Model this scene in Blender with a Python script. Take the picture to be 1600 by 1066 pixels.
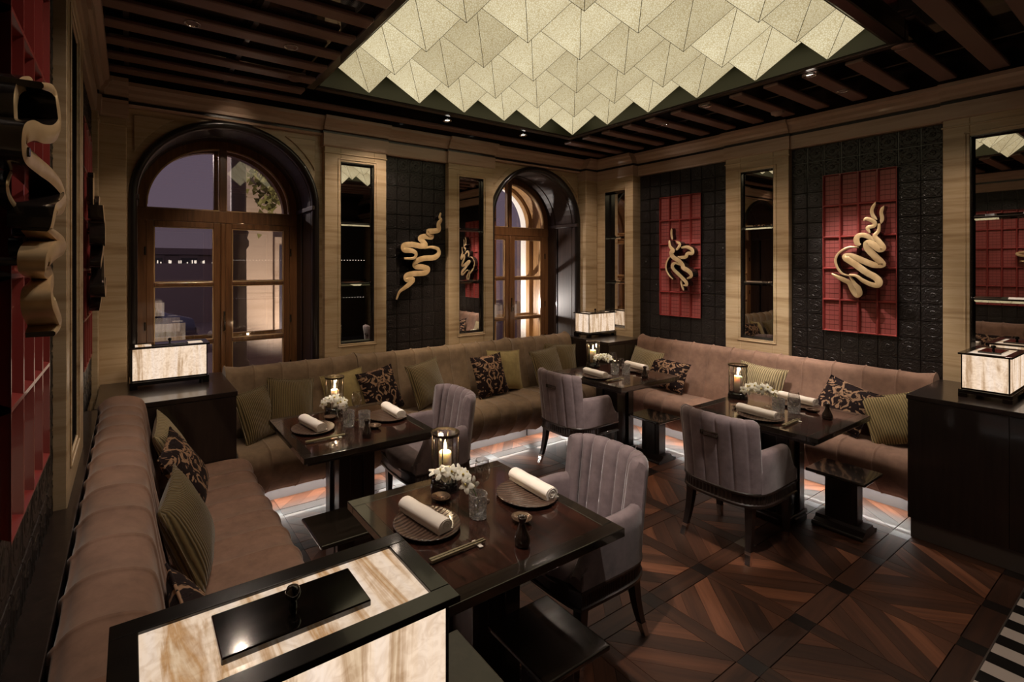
import bpy, math, random
from math import sin, cos, pi, sqrt, radians
from mathutils import Vector, Matrix, Euler
random.seed(7)
for o in list(bpy.data.objects): bpy.data.objects.remove(o)
SC = bpy.context.scene
COL = SC.collection

# ------------------------------------------------------------------ camera, world, exposure, lights
cam = bpy.data.cameras.new('camera'); camo = bpy.data.objects.new('camera', cam); COL.objects.link(camo)
camo.location = (0, 0, 1.82); camo.rotation_euler = (radians(90), 0, -0.56133)
cam.sensor_width = 36.0; cam.lens = 758.46/1600*36.0
cam.shift_x = (800-680.15)/1600; cam.shift_y = -(533-415.48)/1600
cam.clip_start = 0.02; cam.clip_end = 200
SC.camera = camo
SC.view_settings.view_transform = 'Standard'; SC.view_settings.look = 'None'
SC.view_settings.gamma = 1.0; SC.view_settings.use_curve_mapping = False
SC.view_settings.exposure = 0.0

W = bpy.data.worlds.new('dusk'); SC.world = W; W.use_nodes = True
wn = W.node_tree.nodes; wl = W.node_tree.links
bg = wn['Background']; tcw = wn.new('ShaderNodeTexCoord'); sep = wn.new('ShaderNodeSeparateXYZ')
rmp = wn.new('ShaderNodeValToRGB')
rmp.color_ramp.elements[0].position = 0.0; rmp.color_ramp.elements[0].color = (.150, .108, .140, 1)
rmp.color_ramp.elements[1].position = 0.6; rmp.color_ramp.elements[1].color = (.095, .072, .115, 1)
wl.new(tcw.outputs['Generated'], sep.inputs[0]); wl.new(sep.outputs['Z'], rmp.inputs[0]); wl.new(rmp.outputs[0], bg.inputs[0])
bg.inputs[1].default_value = 1.0

def light(name, kind, loc, power, color=(1, .86, .7), target=None, size=.05, spot=40, blend=.6, sx=None, sy=None, rot=None):
    l = bpy.data.lights.new(name, kind); l.energy = power; l.color = color
    if kind == 'SPOT': l.spot_size = radians(spot); l.spot_blend = blend; l.shadow_soft_size = size
    elif kind == 'AREA':
        l.shape = 'RECTANGLE'; l.size = sx; l.size_y = sy
    else: l.shadow_soft_size = size
    o = bpy.data.objects.new(name, l); COL.objects.link(o); o.location = loc
    if target is not None: o.rotation_euler = (Vector(target)-Vector(loc)).to_track_quat('-Z', 'Y').to_euler()
    if rot: o.rotation_euler = rot
    return o
WARM = (1, .80, .58); NEUT = (1, .90, .80)
CZ = 3.19
# ceiling spots: accents, then added fill; only a few sit near built fixtures
SPOTS = [
 ((2.2, 3.2, CZ), (2.45, 4.2, 1.80), 105, WARM, 26), ((4.25, 2.27, CZ), (5.22, 1.60, 1.80), 150, NEUT, 26),
 ((4.25, 2.85, CZ), (5.2, 3.15, 1.78), 85, NEUT, 26), ((.75, 1.10, CZ), (-.15, 1.35, 1.75), 24, NEUT, 32),
 ((.86, 3.01, CZ), (-.15, 3.4, 1.8), 14, NEUT, 30),
 ((.3, 3.22, CZ), (.25, 4.1, 1.0), 14, WARM, 34), ((2.55, 3.76, CZ), (2.7, 4.2, .9), 95, WARM, 34),
 ((4.17, 2.25, CZ), (5.0, 2.35, .85), 210, NEUT, 44), ((4.76, 1.5, CZ), (5.0, 1.5, .9), 100, NEUT, 50),
 ((1.18, 2.6, CZ), (1.98, 3.08, .68), 150, NEUT, 24), ((1.15, 1.2, CZ), (2.03, 1.72, .60), 230, NEUT, 26),
 ((2.6, .75, CZ), (3.22, 1.58, .50), 250, NEUT, 13), ((2.75, .9, CZ), (3.28, 2.98, .52), 330, NEUT, 10),
 ((1.12, 1.75, CZ), (1.2, 1.68, .75), 85, NEUT, 24), ((1.15, 3.3, CZ), (1.2, 3.05, .75), 85, NEUT, 24),
 ((4.2, 1.2, CZ), (4.0, 1.68, .75), 85, NEUT, 26), ((4.2, 2.76, CZ), (4.05, 3.1, .75), 85, NEUT, 26),
 ((.6, 1.9, CZ), (.25, 2.2, .7), 30, NEUT, 46), ((3.0, .75, CZ), (3.5, .95, 0), 10, WARM, 60)]
SPOTS += [((x, y, CZ), (x, y, 0), p, (1, .80, .64), 125) for x, y, p in ((.55, 1.6, 30), (.6, 3.3, 28), (2.6, .55, 10), (4.40, 1.0, 34), (4.40, 2.5, 34), (2.0, 3.84, 34), (3.9, 3.84, 30), (4.65, 3.6, 22), (2.4, -1.5, 26))]  # broad fill lights added to lift the whole room, no fixtures here
SPOTS += [(a, b, 7, (1, .78, .58), 40) for a, b in (((1.80, 3.2, CZ), (1.82, 4.3, 1.7)), ((3.2, 3.2, CZ), (3.17, 4.3, 1.7)), ((4.5, 2.4, CZ), (5.23, 2.38, 1.9)), ((4.5, .7, CZ), (5.23, 1.0, 1.9)), ((4.4, 3.75, CZ), (5.1, 4.0, 1.9)), ((.2, 3.6, CZ), (-.05, 4.3, 1.9)), ((.73, 3.6, CZ), (.73, 4.36, 2.9)))]  # spots added to lift the dim pilasters and arch head, no fixtures
SPOTS += [((.73, 3.3, CZ), (.8, 4.9, 1.5), 60, (1, .78, .52), 46), ((3.6, 3.3, CZ), (4.3, 4.9, 1.5), 50, (1, .78, .52), 46)]  # extra spots added to brighten the window frames, no fixtures here
for i, (a, b, p, c, s) in enumerate(SPOTS):
    if p: light('accent_fill_spot', 'SPOT', a, p, c, b, .03, s, .7)

# ------------------------------------------------------------------ material helpers
MATS = {}
class N:
    def __init__(s, name):
        s.m = bpy.data.materials.new(name); s.m.use_nodes = True
        s.t = s.m.node_tree; s.t.nodes.clear(); s.out = s.t.nodes.new('ShaderNodeOutputMaterial')
        MATS[name] = s.m
    def n(s, typ, **kw):
        x = s.t.nodes.new('ShaderNode'+typ)
        for k, v in kw.items():
            if hasattr(x, k): setattr(x, k, v)
            else: x.inputs[k.replace('_', ' ')].default_value = v
        return x
    def l(s, a, b): s.t.links.new(a, b)
    def ramp(s, src, stops, interp='LINEAR'):
        r = s.t.nodes.new('ShaderNodeValToRGB'); r.color_ramp.interpolation = interp
        e = r.color_ramp.elements
        while len(e) < len(stops): e.new(.5)
        for k, (p, c) in zip(e, stops): k.position = p; k.color = (*c, 1)
        s.l(src, r.inputs[0]); return r.outputs[0]
    def coord(s, scale=(1, 1, 1), kind='Object', rot=(0, 0, 0)):
        t = s.n('TexCoord'); m = s.n('Mapping'); m.inputs['Scale'].default_value = scale; m.inputs['Rotation'].default_value = rot
        s.l(t.outputs[kind], m.inputs[0]); return m.outputs[0]
    def bsdf(s, color=None, rough=.5, metal=0, coat=0, sheen=0, spec=.5, bump=None, bstr=.3, bdist=.01):
        b = s.n('BsdfPrincipled'); b.inputs['Roughness'].default_value = rough; b.inputs['Metallic'].default_value = metal
        b.inputs['Coat Weight'].default_value = coat; b.inputs['Sheen Weight'].default_value = sheen
        b.inputs['Specular IOR Level'].default_value = spec; b.inputs['Coat Roughness'].default_value = .06
        if sheen: b.inputs['Sheen Roughness'].default_value = .35
        if color is not None:
            if isinstance(color, tuple): b.inputs['Base Color'].default_value = (*color, 1)
            else: s.l(color, b.inputs['Base Color'])
        if bump is not None:
            k = s.n('Bump'); k.inputs['Strength'].default_value = bstr; k.inputs['Distance'].default_value = bdist
            s.l(bump, k.inputs['Height']); s.l(k.outputs[0], b.inputs['Normal'])
        s.l(b.outputs[0], s.out.inputs[0]); return b
def plain(name, color, rough=.5, metal=0, coat=0, sheen=0, spec=.5):
    a = N(name); a.bsdf(color, rough, metal, coat, sheen, spec); return a.m

def stone_mat(name, cols, s=1.0):
    a = N(name); c = a.coord((.55*s, .55*s, 9*s), 'Object')
    rnd = a.n('ObjectInfo'); add = a.n('VectorMath', operation='ADD'); cmb = a.n('CombineXYZ')
    mu = a.n('Math', operation='MULTIPLY'); mu.inputs[1].default_value = 23.0; a.l(rnd.outputs['Random'], mu.inputs[0]); a.l(mu.outputs[0], cmb.inputs[2])
    a.l(c, add.inputs[0]); a.l(cmb.outputs[0], add.inputs[1])
    n1 = a.n('TexNoise'); n1.inputs['Scale'].default_value = 1.6; n1.inputs['Detail'].default_value = 8; n1.inputs['Roughness'].default_value = .62; n1.inputs['Distortion'].default_value = .35
    a.l(add.outputs[0], n1.inputs['Vector'])
    col = a.ramp(n1.outputs['Fac'], cols)
    a.bsdf(col, .34, coat=.12, bump=n1.outputs['Fac'], bstr=.06)
    return a.m
stone_mat('travertine', [(.28, (0.270, 0.169, 0.084)), (.42, (0.440, 0.310, 0.177)), (.52, (0.550, 0.414, 0.260)), (.62, (0.470, 0.338, 0.195)), (.78, (0.600, 0.461, 0.307))])
stone_mat('pink_travertine', [(.3, (0.360, 0.235, 0.158)), (.45, (0.500, 0.357, 0.260)), (.6, (0.440, 0.301, 0.214)), (.75, (0.550, 0.404, 0.307))])

def wood_mat(name, cols, rough=.3, coat=.5, axis=0, fine=38, bstr=.05, spec=.5):
    a = N(name); sc = [2.2, 2.2, 2.2]
    for i in range(3):
        if i != axis: sc[i] = fine
    c = a.coord(tuple(sc))
    rnd = a.n('ObjectInfo'); cmb = a.n('CombineXYZ'); mu = a.n('Math', operation='MULTIPLY'); mu.inputs[1].default_value = 31.0
    a.l(rnd.outputs['Random'], mu.inputs[0])
    for i in range(3): a.l(mu.outputs[0], cmb.inputs[i])
    add = a.n('VectorMath', operation='ADD'); a.l(c, add.inputs[0]); a.l(cmb.outputs[0], add.inputs[1])
    n1 = a.n('TexNoise'); n1.inputs['Scale'].default_value = 1.0; n1.inputs['Detail'].default_value = 5; n1.inputs['Roughness'].default_value = .55; n1.inputs['Distortion'].default_value = .6
    a.l(add.outputs[0], n1.inputs['Vector'])
    col = a.ramp(n1.outputs['Fac'], cols)
    a.bsdf(col, rough, coat=coat, spec=spec, bump=n1.outputs['Fac'], bstr=bstr)
    return a.m
# parquet tones (grain runs along each piece's local X)
for i, (k, m_) in enumerate([(.42, 1), (.72, 1), (1.1, 1), (1.9, 1)]):
    wood_mat('parquet_%d' % i, [(.3, (.050*k, .0178*k, .0088*k)), (.5, (.085*k, .0312*k, .0152*k)), (.72, (.12*k, .046*k, .023*k))], .50, .06, 0, 26, .05, .35)
plain('ebony', (.010, .007, .006), .32, coat=.3)
wood_mat('wenge', [(.3, (.010, .006, .005)), (.55, (.019, .011, .009)), (.75, (.028, .017, .013))], .30, .45, 2)
wood_mat('macassar', [(.36, (.010, .005, .004)), (.47, (.050, .017, .011)), (.58, (.020, .008, .006)), (.7, (.075, .028, .018))], .16, .9, 1, 20)
wood_mat('table_edge_wood', [(.3, (.016, .012, .009)), (.7, (.030, .023, .017))], .14, .9, 0)
wood_mat('window_walnut', [(.3, (.10, .042, .018)), (.55, (.17, .074, .030)), (.75, (.23, .105, .046))], .32, .35, 2, 30)
wood_mat('golden_oak', [(.3, (.26, .13, .045)), (.55, (.36, .19, .07)), (.75, (.44, .25, .10))], .35, .3, 2, 26)
plain('edge_highlight', (.52, .33, .17), .25, coat=.5)  # pale beads stand in for the bright highlight on bevelled glass edges
wood_mat('reveal_wood', [(.3, (.020, .010, .008)), (.55, (.035, .019, .014)), (.75, (.05, .028, .021))], .40, .2, 2)
plain('black_lacquer', (.006, .0045, .004), .10, coat=.8)
plain('black_frame', (.010, .008, .007), .22, coat=.4)
plain('slat_wood', (.20, .115, .092), .42)
plain('ceiling_black', (.010, .007, .006), .05, coat=1.0)
plain('recess_green', (.055, .060, .036), .5)
plain('red_lacquer', (.25, .036, .032), .32, coat=.3)
a = N('red_paper'); c = a.coord((1, 1, 1), 'UV'); br = a.n('TexBrick'); br.offset = 0; br.inputs['Scale'].default_value = 1.0
br.inputs['Brick Width'].default_value = 1/3; br.inputs['Row Height'].default_value = 1/6; br.inputs['Mortar Size'].default_value = .012; br.inputs['Mortar Smooth'].default_value = .1
br.inputs['Color1'].default_value = br.inputs['Color2'].default_value = (.30, .070, .064, 1); br.inputs['Mortar'].default_value = (.10, .010, .010, 1)
a.l(c, br.inputs['Vector']); a.bsdf(br.outputs['Color'], .42, bump=br.outputs['Fac'], bstr=.2)
a = N('embossed_black'); c = a.coord((1, 1, 1)); vo = a.n('TexVoronoi', feature='SMOOTH_F1'); vo.inputs['Scale'].default_value = 75
nz = a.n('TexNoise'); nz.inputs['Scale'].default_value = 16; a.l(c, nz.inputs['Vector'])
mx = a.n('MixRGB'); mx.inputs[0].default_value = .06; a.l(c, mx.inputs[1]); a.l(nz.outputs['Color'], mx.inputs[2]); a.l(mx.outputs[0], vo.inputs['Vector'])
a.bsdf((.0095, .0068, .0064), .38, bump=vo.outputs['Distance'], bstr=.9, bdist=.004, spec=.5)
def gold_mat():
    a = N('gold_leaf'); c = a.coord((6, 6, 6)); n1 = a.n('TexNoise'); n1.inputs['Scale'].default_value = 2.0; n1.inputs['Detail'].default_value = 3
    a.l(c, n1.inputs['Vector']); col = a.ramp(n1.outputs['Fac'], [(.3, (.52, .34, .17)), (.7, (.72, .52, .30))])
    a.bsdf(col, .33, metal=.45, coat=.2)
gold_mat()
a = N('bronze'); a.bsdf((.016, .011, .009), .24, metal=.2, coat=.5)
def velvet(name, col, sheen=.4, k=1.25, rough=.8):
    a = N(name); c = a.coord((9, 9, 9)); n1 = a.n('TexNoise'); n1.inputs['Scale'].default_value = 1.4; n1.inputs['Detail'].default_value = 6; n1.inputs['Roughness'].default_value = .65
    a.l(c, n1.inputs['Vector']); cc = a.ramp(n1.outputs['Fac'], [(.3, tuple(x/k for x in col)), (.7, tuple(x*k for x in col))])
    f = a.n('TexNoise'); f.inputs['Scale'].default_value = 160; a.l(c, f.inputs['Vector'])
    a.bsdf(cc, rough, sheen=sheen, spec=.2, bump=f.outputs['Fac'], bstr=.05)
velvet('sofa_velvet', (.255, .150, .108)); velvet('sofa_velvet_olive', (.205, .138, .086)); velvet('chair_velvet', (.185, .138, .142), .5)
def cord(name, col, freq=95):
    a = N(name); c = a.coord((1, 1, 1)); w = a.n('TexWave', wave_type='BANDS', bands_direction='X', wave_profile='SIN'); w.inputs['Scale'].default_value = freq/6.28*2; w.inputs['Distortion'].default_value = .6; w.inputs['Detail Scale'].default_value = 2
    a.l(c, w.inputs['Vector']); cc = a.ramp(w.outputs['Fac'], [(.12, tuple(x*.38 for x in col)), (.6, col)])
    a.bsdf(cc, .8, sheen=.3, spec=.2, bump=w.outputs['Fac'], bstr=.8, bdist=.006)
cord('olive_corduroy', (.185, .132, .060), 70); cord('cream_corduroy', (.46, .36, .20), 60); cord('yellow_corduroy', (.36, .27, .125), 66)
velvet('plain_yellow', (.30, .228, .10), .3)
def damask():
    a = N('damask'); t = a.n('TexCoord'); sp = a.n('SeparateXYZ'); a.l(t.outputs['Object'], sp.inputs[0])
    ab = a.n('Math', operation='ABSOLUTE'); a.l(sp.outputs['X'], ab.inputs[0]); cm = a.n('CombineXYZ'); a.l(ab.outputs[0], cm.inputs[0]); a.l(sp.outputs['Y'], cm.inputs[1])
    n1 = a.n('TexNoise'); n1.inputs['Scale'].default_value = 14; n1.inputs['Detail'].default_value = 2.5; n1.inputs['Distortion'].default_value = 2.2; a.l(cm.outputs[0], n1.inputs['Vector'])
    col = a.ramp(n1.outputs['Fac'], [(.0, (.40, .26, .17)), (.435, (.30, .18, .11)), (.455, (.012, .006, .0065)), (1, (.020, .010, .011))], 'LINEAR')
    h = a.ramp(n1.outputs['Fac'], [(.45, (0, 0, 0)), (.49, (1, 1, 1))]); a.bsdf(col, .75, sheen=.03, spec=.12, bump=h, bstr=.5, bdist=.004)
damask()
plain('napkin_linen', (.78, .70, .62), .75); a = N('candle_wax'); b_ = a.bsdf((.88, .76, .62), .5); b_.inputs['Subsurface Weight'].default_value = .9; b_.inputs['Subsurface Radius'].default_value = (1, .7, .45); b_.inputs['Subsurface Scale'].default_value = .05
bool(0); plain('petal_white', (.86, .82, .70), .55); plain('petal_core', (.70, .55, .14), .5); plain('green_stem', (.10, .15, .04), .5)
plain('ceramic_dark', (.030, .018, .014), .18, coat=.8); plain('dish_bronze', (.20, .13, .09), .25, metal=.7); plain('chrome', (.75, .73, .72), .12, metal=1); plain('brass_dark', (.10, .075, .055), .25, metal=.8)
a = N('plate_ribbed'); c = a.coord((1, 1, 1)); w = a.n('TexWave', wave_type='BANDS', bands_direction='Y'); w.inputs['Scale'].default_value = 17; w.inputs['Distortion'].default_value = 2.2; w.inputs['Detail Scale'].default_value = .6; a.l(c, w.inputs['Vector'])
cc = a.ramp(w.outputs['Fac'], [(.2, (.030, .015, .010)), (.7, (.10, .058, .040))]); a.bsdf(cc, .28, coat=.5, bump=w.outputs['Fac'], bstr=.5, bdist=.003)
plain('chopstick_wood', (.20, .16, .09), .35)
def glass_thin(name, tint=(1, 1, 1), boost=1.0, rough=0.0):
    a = N(name); tr = a.n('BsdfTransparent'); tr.inputs[0].default_value = (*tint, 1); gl = a.n('BsdfGlossy'); gl.inputs['Roughness'].default_value = rough
    lw = a.n('LayerWeight'); lw.inputs['Blend'].default_value = .5; pw = a.n('Math', operation='POWER'); pw.inputs[1].default_value = 4.0; a.l(lw.outputs['Facing'], pw.inputs[0])
    mu = a.n('Math', operation='MULTIPLY_ADD'); mu.inputs[1].default_value = .85; mu.inputs[2].default_value = .045*boost; mu.use_clamp = True; a.l(pw.outputs[0], mu.inputs[0])
    mx = a.n('MixShader'); a.l(mu.outputs[0], mx.inputs[0]); a.l(tr.outputs[0], mx.inputs[1]); a.l(gl.outputs[0], mx.inputs[2]); a.l(mx.outputs[0], a.out.inputs[0])
glass_thin('window_glass', (.97, .96, .95), 5.5); glass_thin('thin_glass', (.93, .92, .92), 1.8)

a = N('crystal'); tr = a.n('BsdfTransparent'); tr.inputs[0].default_value = (.88, .88, .88, 1); gl = a.n('BsdfGlossy'); gl.inputs['Roughness'].default_value = .05
lw = a.n('LayerWeight'); lw.inputs['Blend'].default_value = .5; pw = a.n('Math', operation='POWER'); pw.inputs[1].default_value = 2.0; a.l(lw.outputs['Facing'], pw.inputs[0])
c = a.coord((1, 1, 1)); vo = a.n('TexVoronoi', feature='F1'); vo.inputs['Scale'].default_value = 55; a.l(c, vo.inputs['Vector']); bp_ = a.n('Bump'); bp_.inputs['Strength'].default_value = 1.0; bp_.inputs['Distance'].default_value = .012
a.l(vo.outputs['Distance'], bp_.inputs['Height']); a.l(bp_.outputs[0], gl.inputs['Normal']); a.l(bp_.outputs[0], lw.inputs['Normal'])
ma = a.n('Math', operation='MULTIPLY_ADD'); ma.inputs[1].default_value = .65; ma.inputs[2].default_value = .28; ma.use_clamp = True; a.l(pw.outputs[0], ma.inputs[0])
df = a.n('BsdfDiffuse'); df.inputs[0].default_value = (.9, .9, .9, 1); m0 = a.n('MixShader'); m0.inputs[0].default_value = .30; a.l(gl.outputs[0], m0.inputs[1]); a.l(df.outputs[0], m0.inputs[2])  # white diffuse mixed in to give the clear crystal its bright glints
mx = a.n('MixShader'); a.l(ma.outputs[0], mx.inputs[0]); a.l(tr.outputs[0], mx.inputs[1]); a.l(m0.outputs[0], mx.inputs[2]); a.l(mx.outputs[0], a.out.inputs[0])
plain('mirror', (.80, .77, .74), .012, metal=1)
def emis(name, color, strength):
    a = N(name); e = a.n('Emission'); e.inputs[0].default_value = (*color, 1); e.inputs[1].default_value = strength; a.l(e.outputs[0], a.out.inputs[0]); return a.m
emis('flame', (1, .80, .50), 14); emis('lens_glow', (1, .92, .8), 5); emis('bulb_glow', (1, .86, .72), 1.6); emis('street_glow', (1, .80, .55), 2.4)
def onyx(name, axis, dark=(.44, .23, .10), strength=.92):
    a = N(name); sc = [16, 16, 16]; sc[axis] = 1.3; c = a.coord(tuple(sc))
    rnd = a.n('ObjectInfo'); mu = a.n('Math', operation='MULTIPLY'); mu.inputs[1].default_value = 40; a.l(rnd.outputs['Random'], mu.inputs[0]); ad = a.n('VectorMath', operation='ADD'); a.l(c, ad.inputs[0]); a.l(mu.outputs[0], ad.inputs[1])
    n1 = a.n('TexNoise'); n1.inputs['Scale'].default_value = .9; n1.inputs['Detail'].default_value = 6; n1.inputs['Roughness'].default_value = .6; n1.inputs['Distortion'].default_value = .8; a.l(ad.outputs[0], n1.inputs['Vector'])
    c2 = a.coord((26, 26, 26)); n2 = a.n('TexNoise'); n2.inputs['Scale'].default_value = 1.3; n2.inputs['Detail'].default_value = 4; n2.inputs['Distortion'].default_value = 1.5; a.l(c2, n2.inputs['Vector'])
    col = a.ramp(n1.outputs['Fac'], [(.36, (.98, .79, .64)), (.50, (.95, .72, .52)), (.58, dark), (.66, (.90, .68, .46)), (.8, (1, .84, .71))])
    c3 = a.ramp(n2.outputs['Fac'], [(.35, (.82, .78, .74)), (.6, (1, 1, 1))]); mx = a.n('MixRGB', blend_type='MULTIPLY'); mx.inputs[0].default_value = 1; a.l(col, mx.inputs[1]); a.l(c3, mx.inputs[2])
    e = a.n('Emission'); a.l(mx.outputs[0], e.inputs[0]); e.inputs[1].default_value = strength
    gl = a.n('BsdfGlossy'); gl.inputs['Roughness'].default_value = .12; ms = a.n('MixShader'); ms.inputs[0].default_value = .05
    a.l(e.outputs[0], ms.inputs[1]); a.l(gl.outputs[0], ms.inputs[2]); a.l(ms.outputs[0], a.out.inputs[0])
onyx('onyx_upright', 2, (.52, .33, .19), 1.05); onyx('onyx_flat', 1, (.55, .30, .13), .88)
def shagreen():
    a = N('shagreen_shade'); t = a.n('TexCoord'); vo = a.n('TexVoronoi', feature='DISTANCE_TO_EDGE'); vo.inputs['Scale'].default_value = 78; vo.inputs['Randomness'].default_value = 1
    a.l(t.outputs['Object'], vo.inputs['Vector']); cr = a.ramp(vo.outputs['Distance'], [(.02, (.74, .68, .56)), (.16, (1, 1, 1))])
    big = a.n('TexNoise'); big.inputs['Scale'].default_value = 2.6; big.inputs['Detail'].default_value = 3; a.l(t.outputs['Object'], big.inputs['Vector']); bc = a.ramp(big.outputs['Fac'], [(.3, (.50, .42, .26)), (.7, (.72, .64, .43))])
    rn = a.n('ObjectInfo'); rc = a.ramp(rn.outputs['Random'], [(0, (.80, .78, .74)), (1, (1.08, 1.08, 1.08))])
    m1 = a.n('MixRGB', blend_type='MULTIPLY'); m1.inputs[0].default_value = 1; a.l(cr, m1.inputs[1]); a.l(bc, m1.inputs[2])
    m2 = a.n('MixRGB', blend_type='MULTIPLY'); m2.inputs[0].default_value = 1; a.l(m1.outputs[0], m2.inputs[1]); a.l(rc, m2.inputs[2])
    e = a.n('Emission'); e.inputs[1].default_value = 1.12; a.l(m2.outputs[0], e.inputs[0]); a.l(e.outputs[0], a.out.inputs[0])
shagreen()
plain('seam_strip', (.16, .12, .07), .5)
plain('plinth_grey', (.075, .066, .066), .5); plain('marble_white', (.50, .44, .42), .25, coat=.3); plain('marble_black', (.010, .009, .009), .2, coat=.3); plain('steel_strip', (.32, .28, .26), .3, metal=.9)
plain('white_plastic', (.42, .30, .25), .5); plain('dark_wall', (.05, .035, .028), .6); plain('asphalt', (.26, .21, .24), .8); plain('dusk_wall', (.22, .17, .20), .8); stone_mat('facade_stone', [(.3, (.36, .26, .19)), (.5, (.55, .43, .34)), (.7, (.45, .34, .26))], .35); plain('white_stone', (.80, .76, .70), .8); plain('post_iron', (.16, .115, .07), .45); plain('car_paint', (.10, .11, .20), .2, coat=1); plain('tyre', (.02, .02, .02), .7); plain('car_glass', (.02, .02, .03), .05, coat=1); plain('car_bright', (.6, .6, .65), .2, metal=.6); plain('ivy', (.16, .15, .04), .7); plain('shop_dark', (.05, .045, .07), .4)

# ------------------------------------------------------------------ mesh helpers
class MB:
    def __init__(s): s.v = []; s.f = []; s.sm = []; s.mi = []; s.uv = {}
    def add(s, vs, fs, smooth=False, mi=0):
        o = len(s.v); s.v += [tuple(p) for p in vs]
        for f in fs: s.f.append(tuple(i+o for i in f)); s.sm.append(smooth); s.mi.append(mi)
        return s
    def box(s, x0, x1, y0, y1, z0, z1, mi=0):
        x0, x1 = min(x0, x1), max(x0, x1); y0, y1 = min(y0, y1), max(y0, y1); z0, z1 = min(z0, z1), max(z0, z1)
        v = [(x0, y0, z0), (x1, y0, z0), (x1, y1, z0), (x0, y1, z0), (x0, y0, z1), (x1, y0, z1), (x1, y1, z1), (x0, y1, z1)]
        return s.add(v, [(3, 2, 1, 0), (4, 5, 6, 7), (0, 1, 5, 4), (1, 2, 6, 5), (2, 3, 7, 6), (3, 0, 4, 7)], False, mi)
    def prism(s, poly, z0, z1, mi=0, smooth=False):
        n = len(poly); v = [(x, y, z0) for x, y in poly]+[(x, y, z1) for x, y in poly]
        s.add(v, [tuple(range(n-1, -1, -1)), tuple(range(n, 2*n))]+[(i, (i+1) % n, n+(i+1) % n, n+i) for i in range(n)], smooth, mi); return s
    def grid(s, P, closed_u=False, closed_v=False, smooth=True, mi=0, flip=False):
        nu, nv = len(P), len(P[0]); v = [p for r in P for p in r]; fs = []
        for i in range(nu if closed_u else nu-1):
            for j in range(nv if closed_v else nv-1):
                a_, b_, c_, d_ = i*nv+j, ((i+1) % nu)*nv+j, ((i+1) % nu)*nv+(j+1) % nv, i*nv+(j+1) % nv
                fs.append((d_, c_, b_, a_) if flip else (a_, b_, c_, d_))
        return s.add(v, fs, smooth, mi)
    def lathe(s, prof, seg=24, cx=0, cy=0, smooth=True, ripple=0, mi=0, phase=0):
        P = [[(cx+r*(1+(ripple if k % 2 else 0))*cos(2*pi*k/seg+phase), cy+r*(1+(ripple if k % 2 else 0))*sin(2*pi*k/seg+phase), z) for k in range(seg)] for r, z in prof]
        return s.grid(P, False, True, smooth, mi, flip=True)
    def tube(s, pts, r, seg=8, cap=True, smooth=True, mi=0):
        pts = [Vector(p) for p in pts]; n = len(pts); rr = r if isinstance(r, (list, tuple)) else [r]*n; P = []; up = Vector((0, 0, 1)); prev = None
        for i, p in enumerate(pts):
            t = (pts[min(i+1, n-1)]-pts[max(i-1, 0)]).normalized()
            if prev is None:
                a_ = t.cross(up)
                if a_.length < .01: a_ = t.cross(Vector((1, 0, 0)))
            else: a_ = prev-t*prev.dot(t)
            a_.normalize(); prev = a_; b_ = t.cross(a_)
            P.append([tuple(p+(a_*cos(2*pi*k/seg)+b_*sin(2*pi*k/seg))*rr[i]) for k in range(seg)])
        s.grid(P, False, True, smooth, mi)
        if cap:
            s.add(P[0], [tuple(range(seg))], False, mi); s.add(P[-1], [tuple(range(seg-1, -1, -1))], False, mi)
        return s
    def data(s, name, mats):
        me = bpy.data.meshes.new(name); me.from_pydata(s.v, [], s.f)
        for m in (mats if isinstance(mats, (list, tuple)) else [mats]): me.materials.append(MATS[m])
        me.polygons.foreach_set('use_smooth', s.sm); me.polygons.foreach_set('material_index', s.mi); me.update(); return me
    def obj(s, name, mats, parent=None, loc=None, bevel=0, seg=2, fixn=False):
        me = s.data(name, mats)
        if fixn:
            import bmesh
            b = bmesh.new(); b.from_mesh(me); bmesh.ops.recalc_face_normals(b, faces=b.faces); b.to_mesh(me); b.free()
        return link(name, me, parent, loc, bevel, seg)
def link(name, me, parent=None, loc=None, bevel=0, seg=2):
    o = bpy.data.objects.new(name, me); COL.objects.link(o)
    if parent: o.parent = parent
    if loc: o.location = loc
    if bevel:
        b = o.modifiers.new('bevel', 'BEVEL'); b.width = bevel; b.segments = seg; b.limit_method = 'ANGLE'; b.angle_limit = radians(40)
        b.harden_normals = False
    return o
def B(*a): return MB().box(*a)
def tag(o, label, cat, group=None, kind=None):
    o['label'] = label
    if cat: o['category'] = cat
    if group: o['group'] = group
    if kind: o['kind'] = kind
    return o
def struct(o, label=None):
    o['kind'] = 'structure'
    if label: o['label'] = label
    return o
def thing(name, label, cat, loc=(0, 0, 0), rz=0, group=None):
    o = bpy.data.objects.new(name, None); COL.objects.link(o); o.location = loc; o.rotation_euler = (0, 0, rz); o.empty_display_size = .1
    return tag(o, label, cat, group)
def kids(o): return [c for c in ALLKIDS(o)]
def ALLKIDS(o): return list(o.children)
def dup(o, label=None, loc=None, rz=None, parent=None):
    c = o.copy(); COL.objects.link(c); c.parent = parent
    for k in ALLKIDS(o): dup(k, parent=c)
    if label: c['label'] = label
    if loc: c.location = loc
    if rz is not None: c.rotation_euler = (0, 0, rz)
    return c
def smooth_path(pts, n=6, closed=False):
    out = []; m = len(pts)
    for i in range(m-1):
        p0, p1, p2, p3 = pts[max(i-1, 0)], pts[i], pts[i+1], pts[min(i+2, m-1)]
        for k in range(n):
            t = k/n; out.append(tuple(.5*((2*b)+(-a_+c)*t+(2*a_-5*b+4*c-d)*t*t+(-a_+3*b-3*c+d)*t**3) for a_, b, c, d in zip(p0, p1, p2, p3)))
    out.append(tuple(pts[-1])); return out

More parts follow.
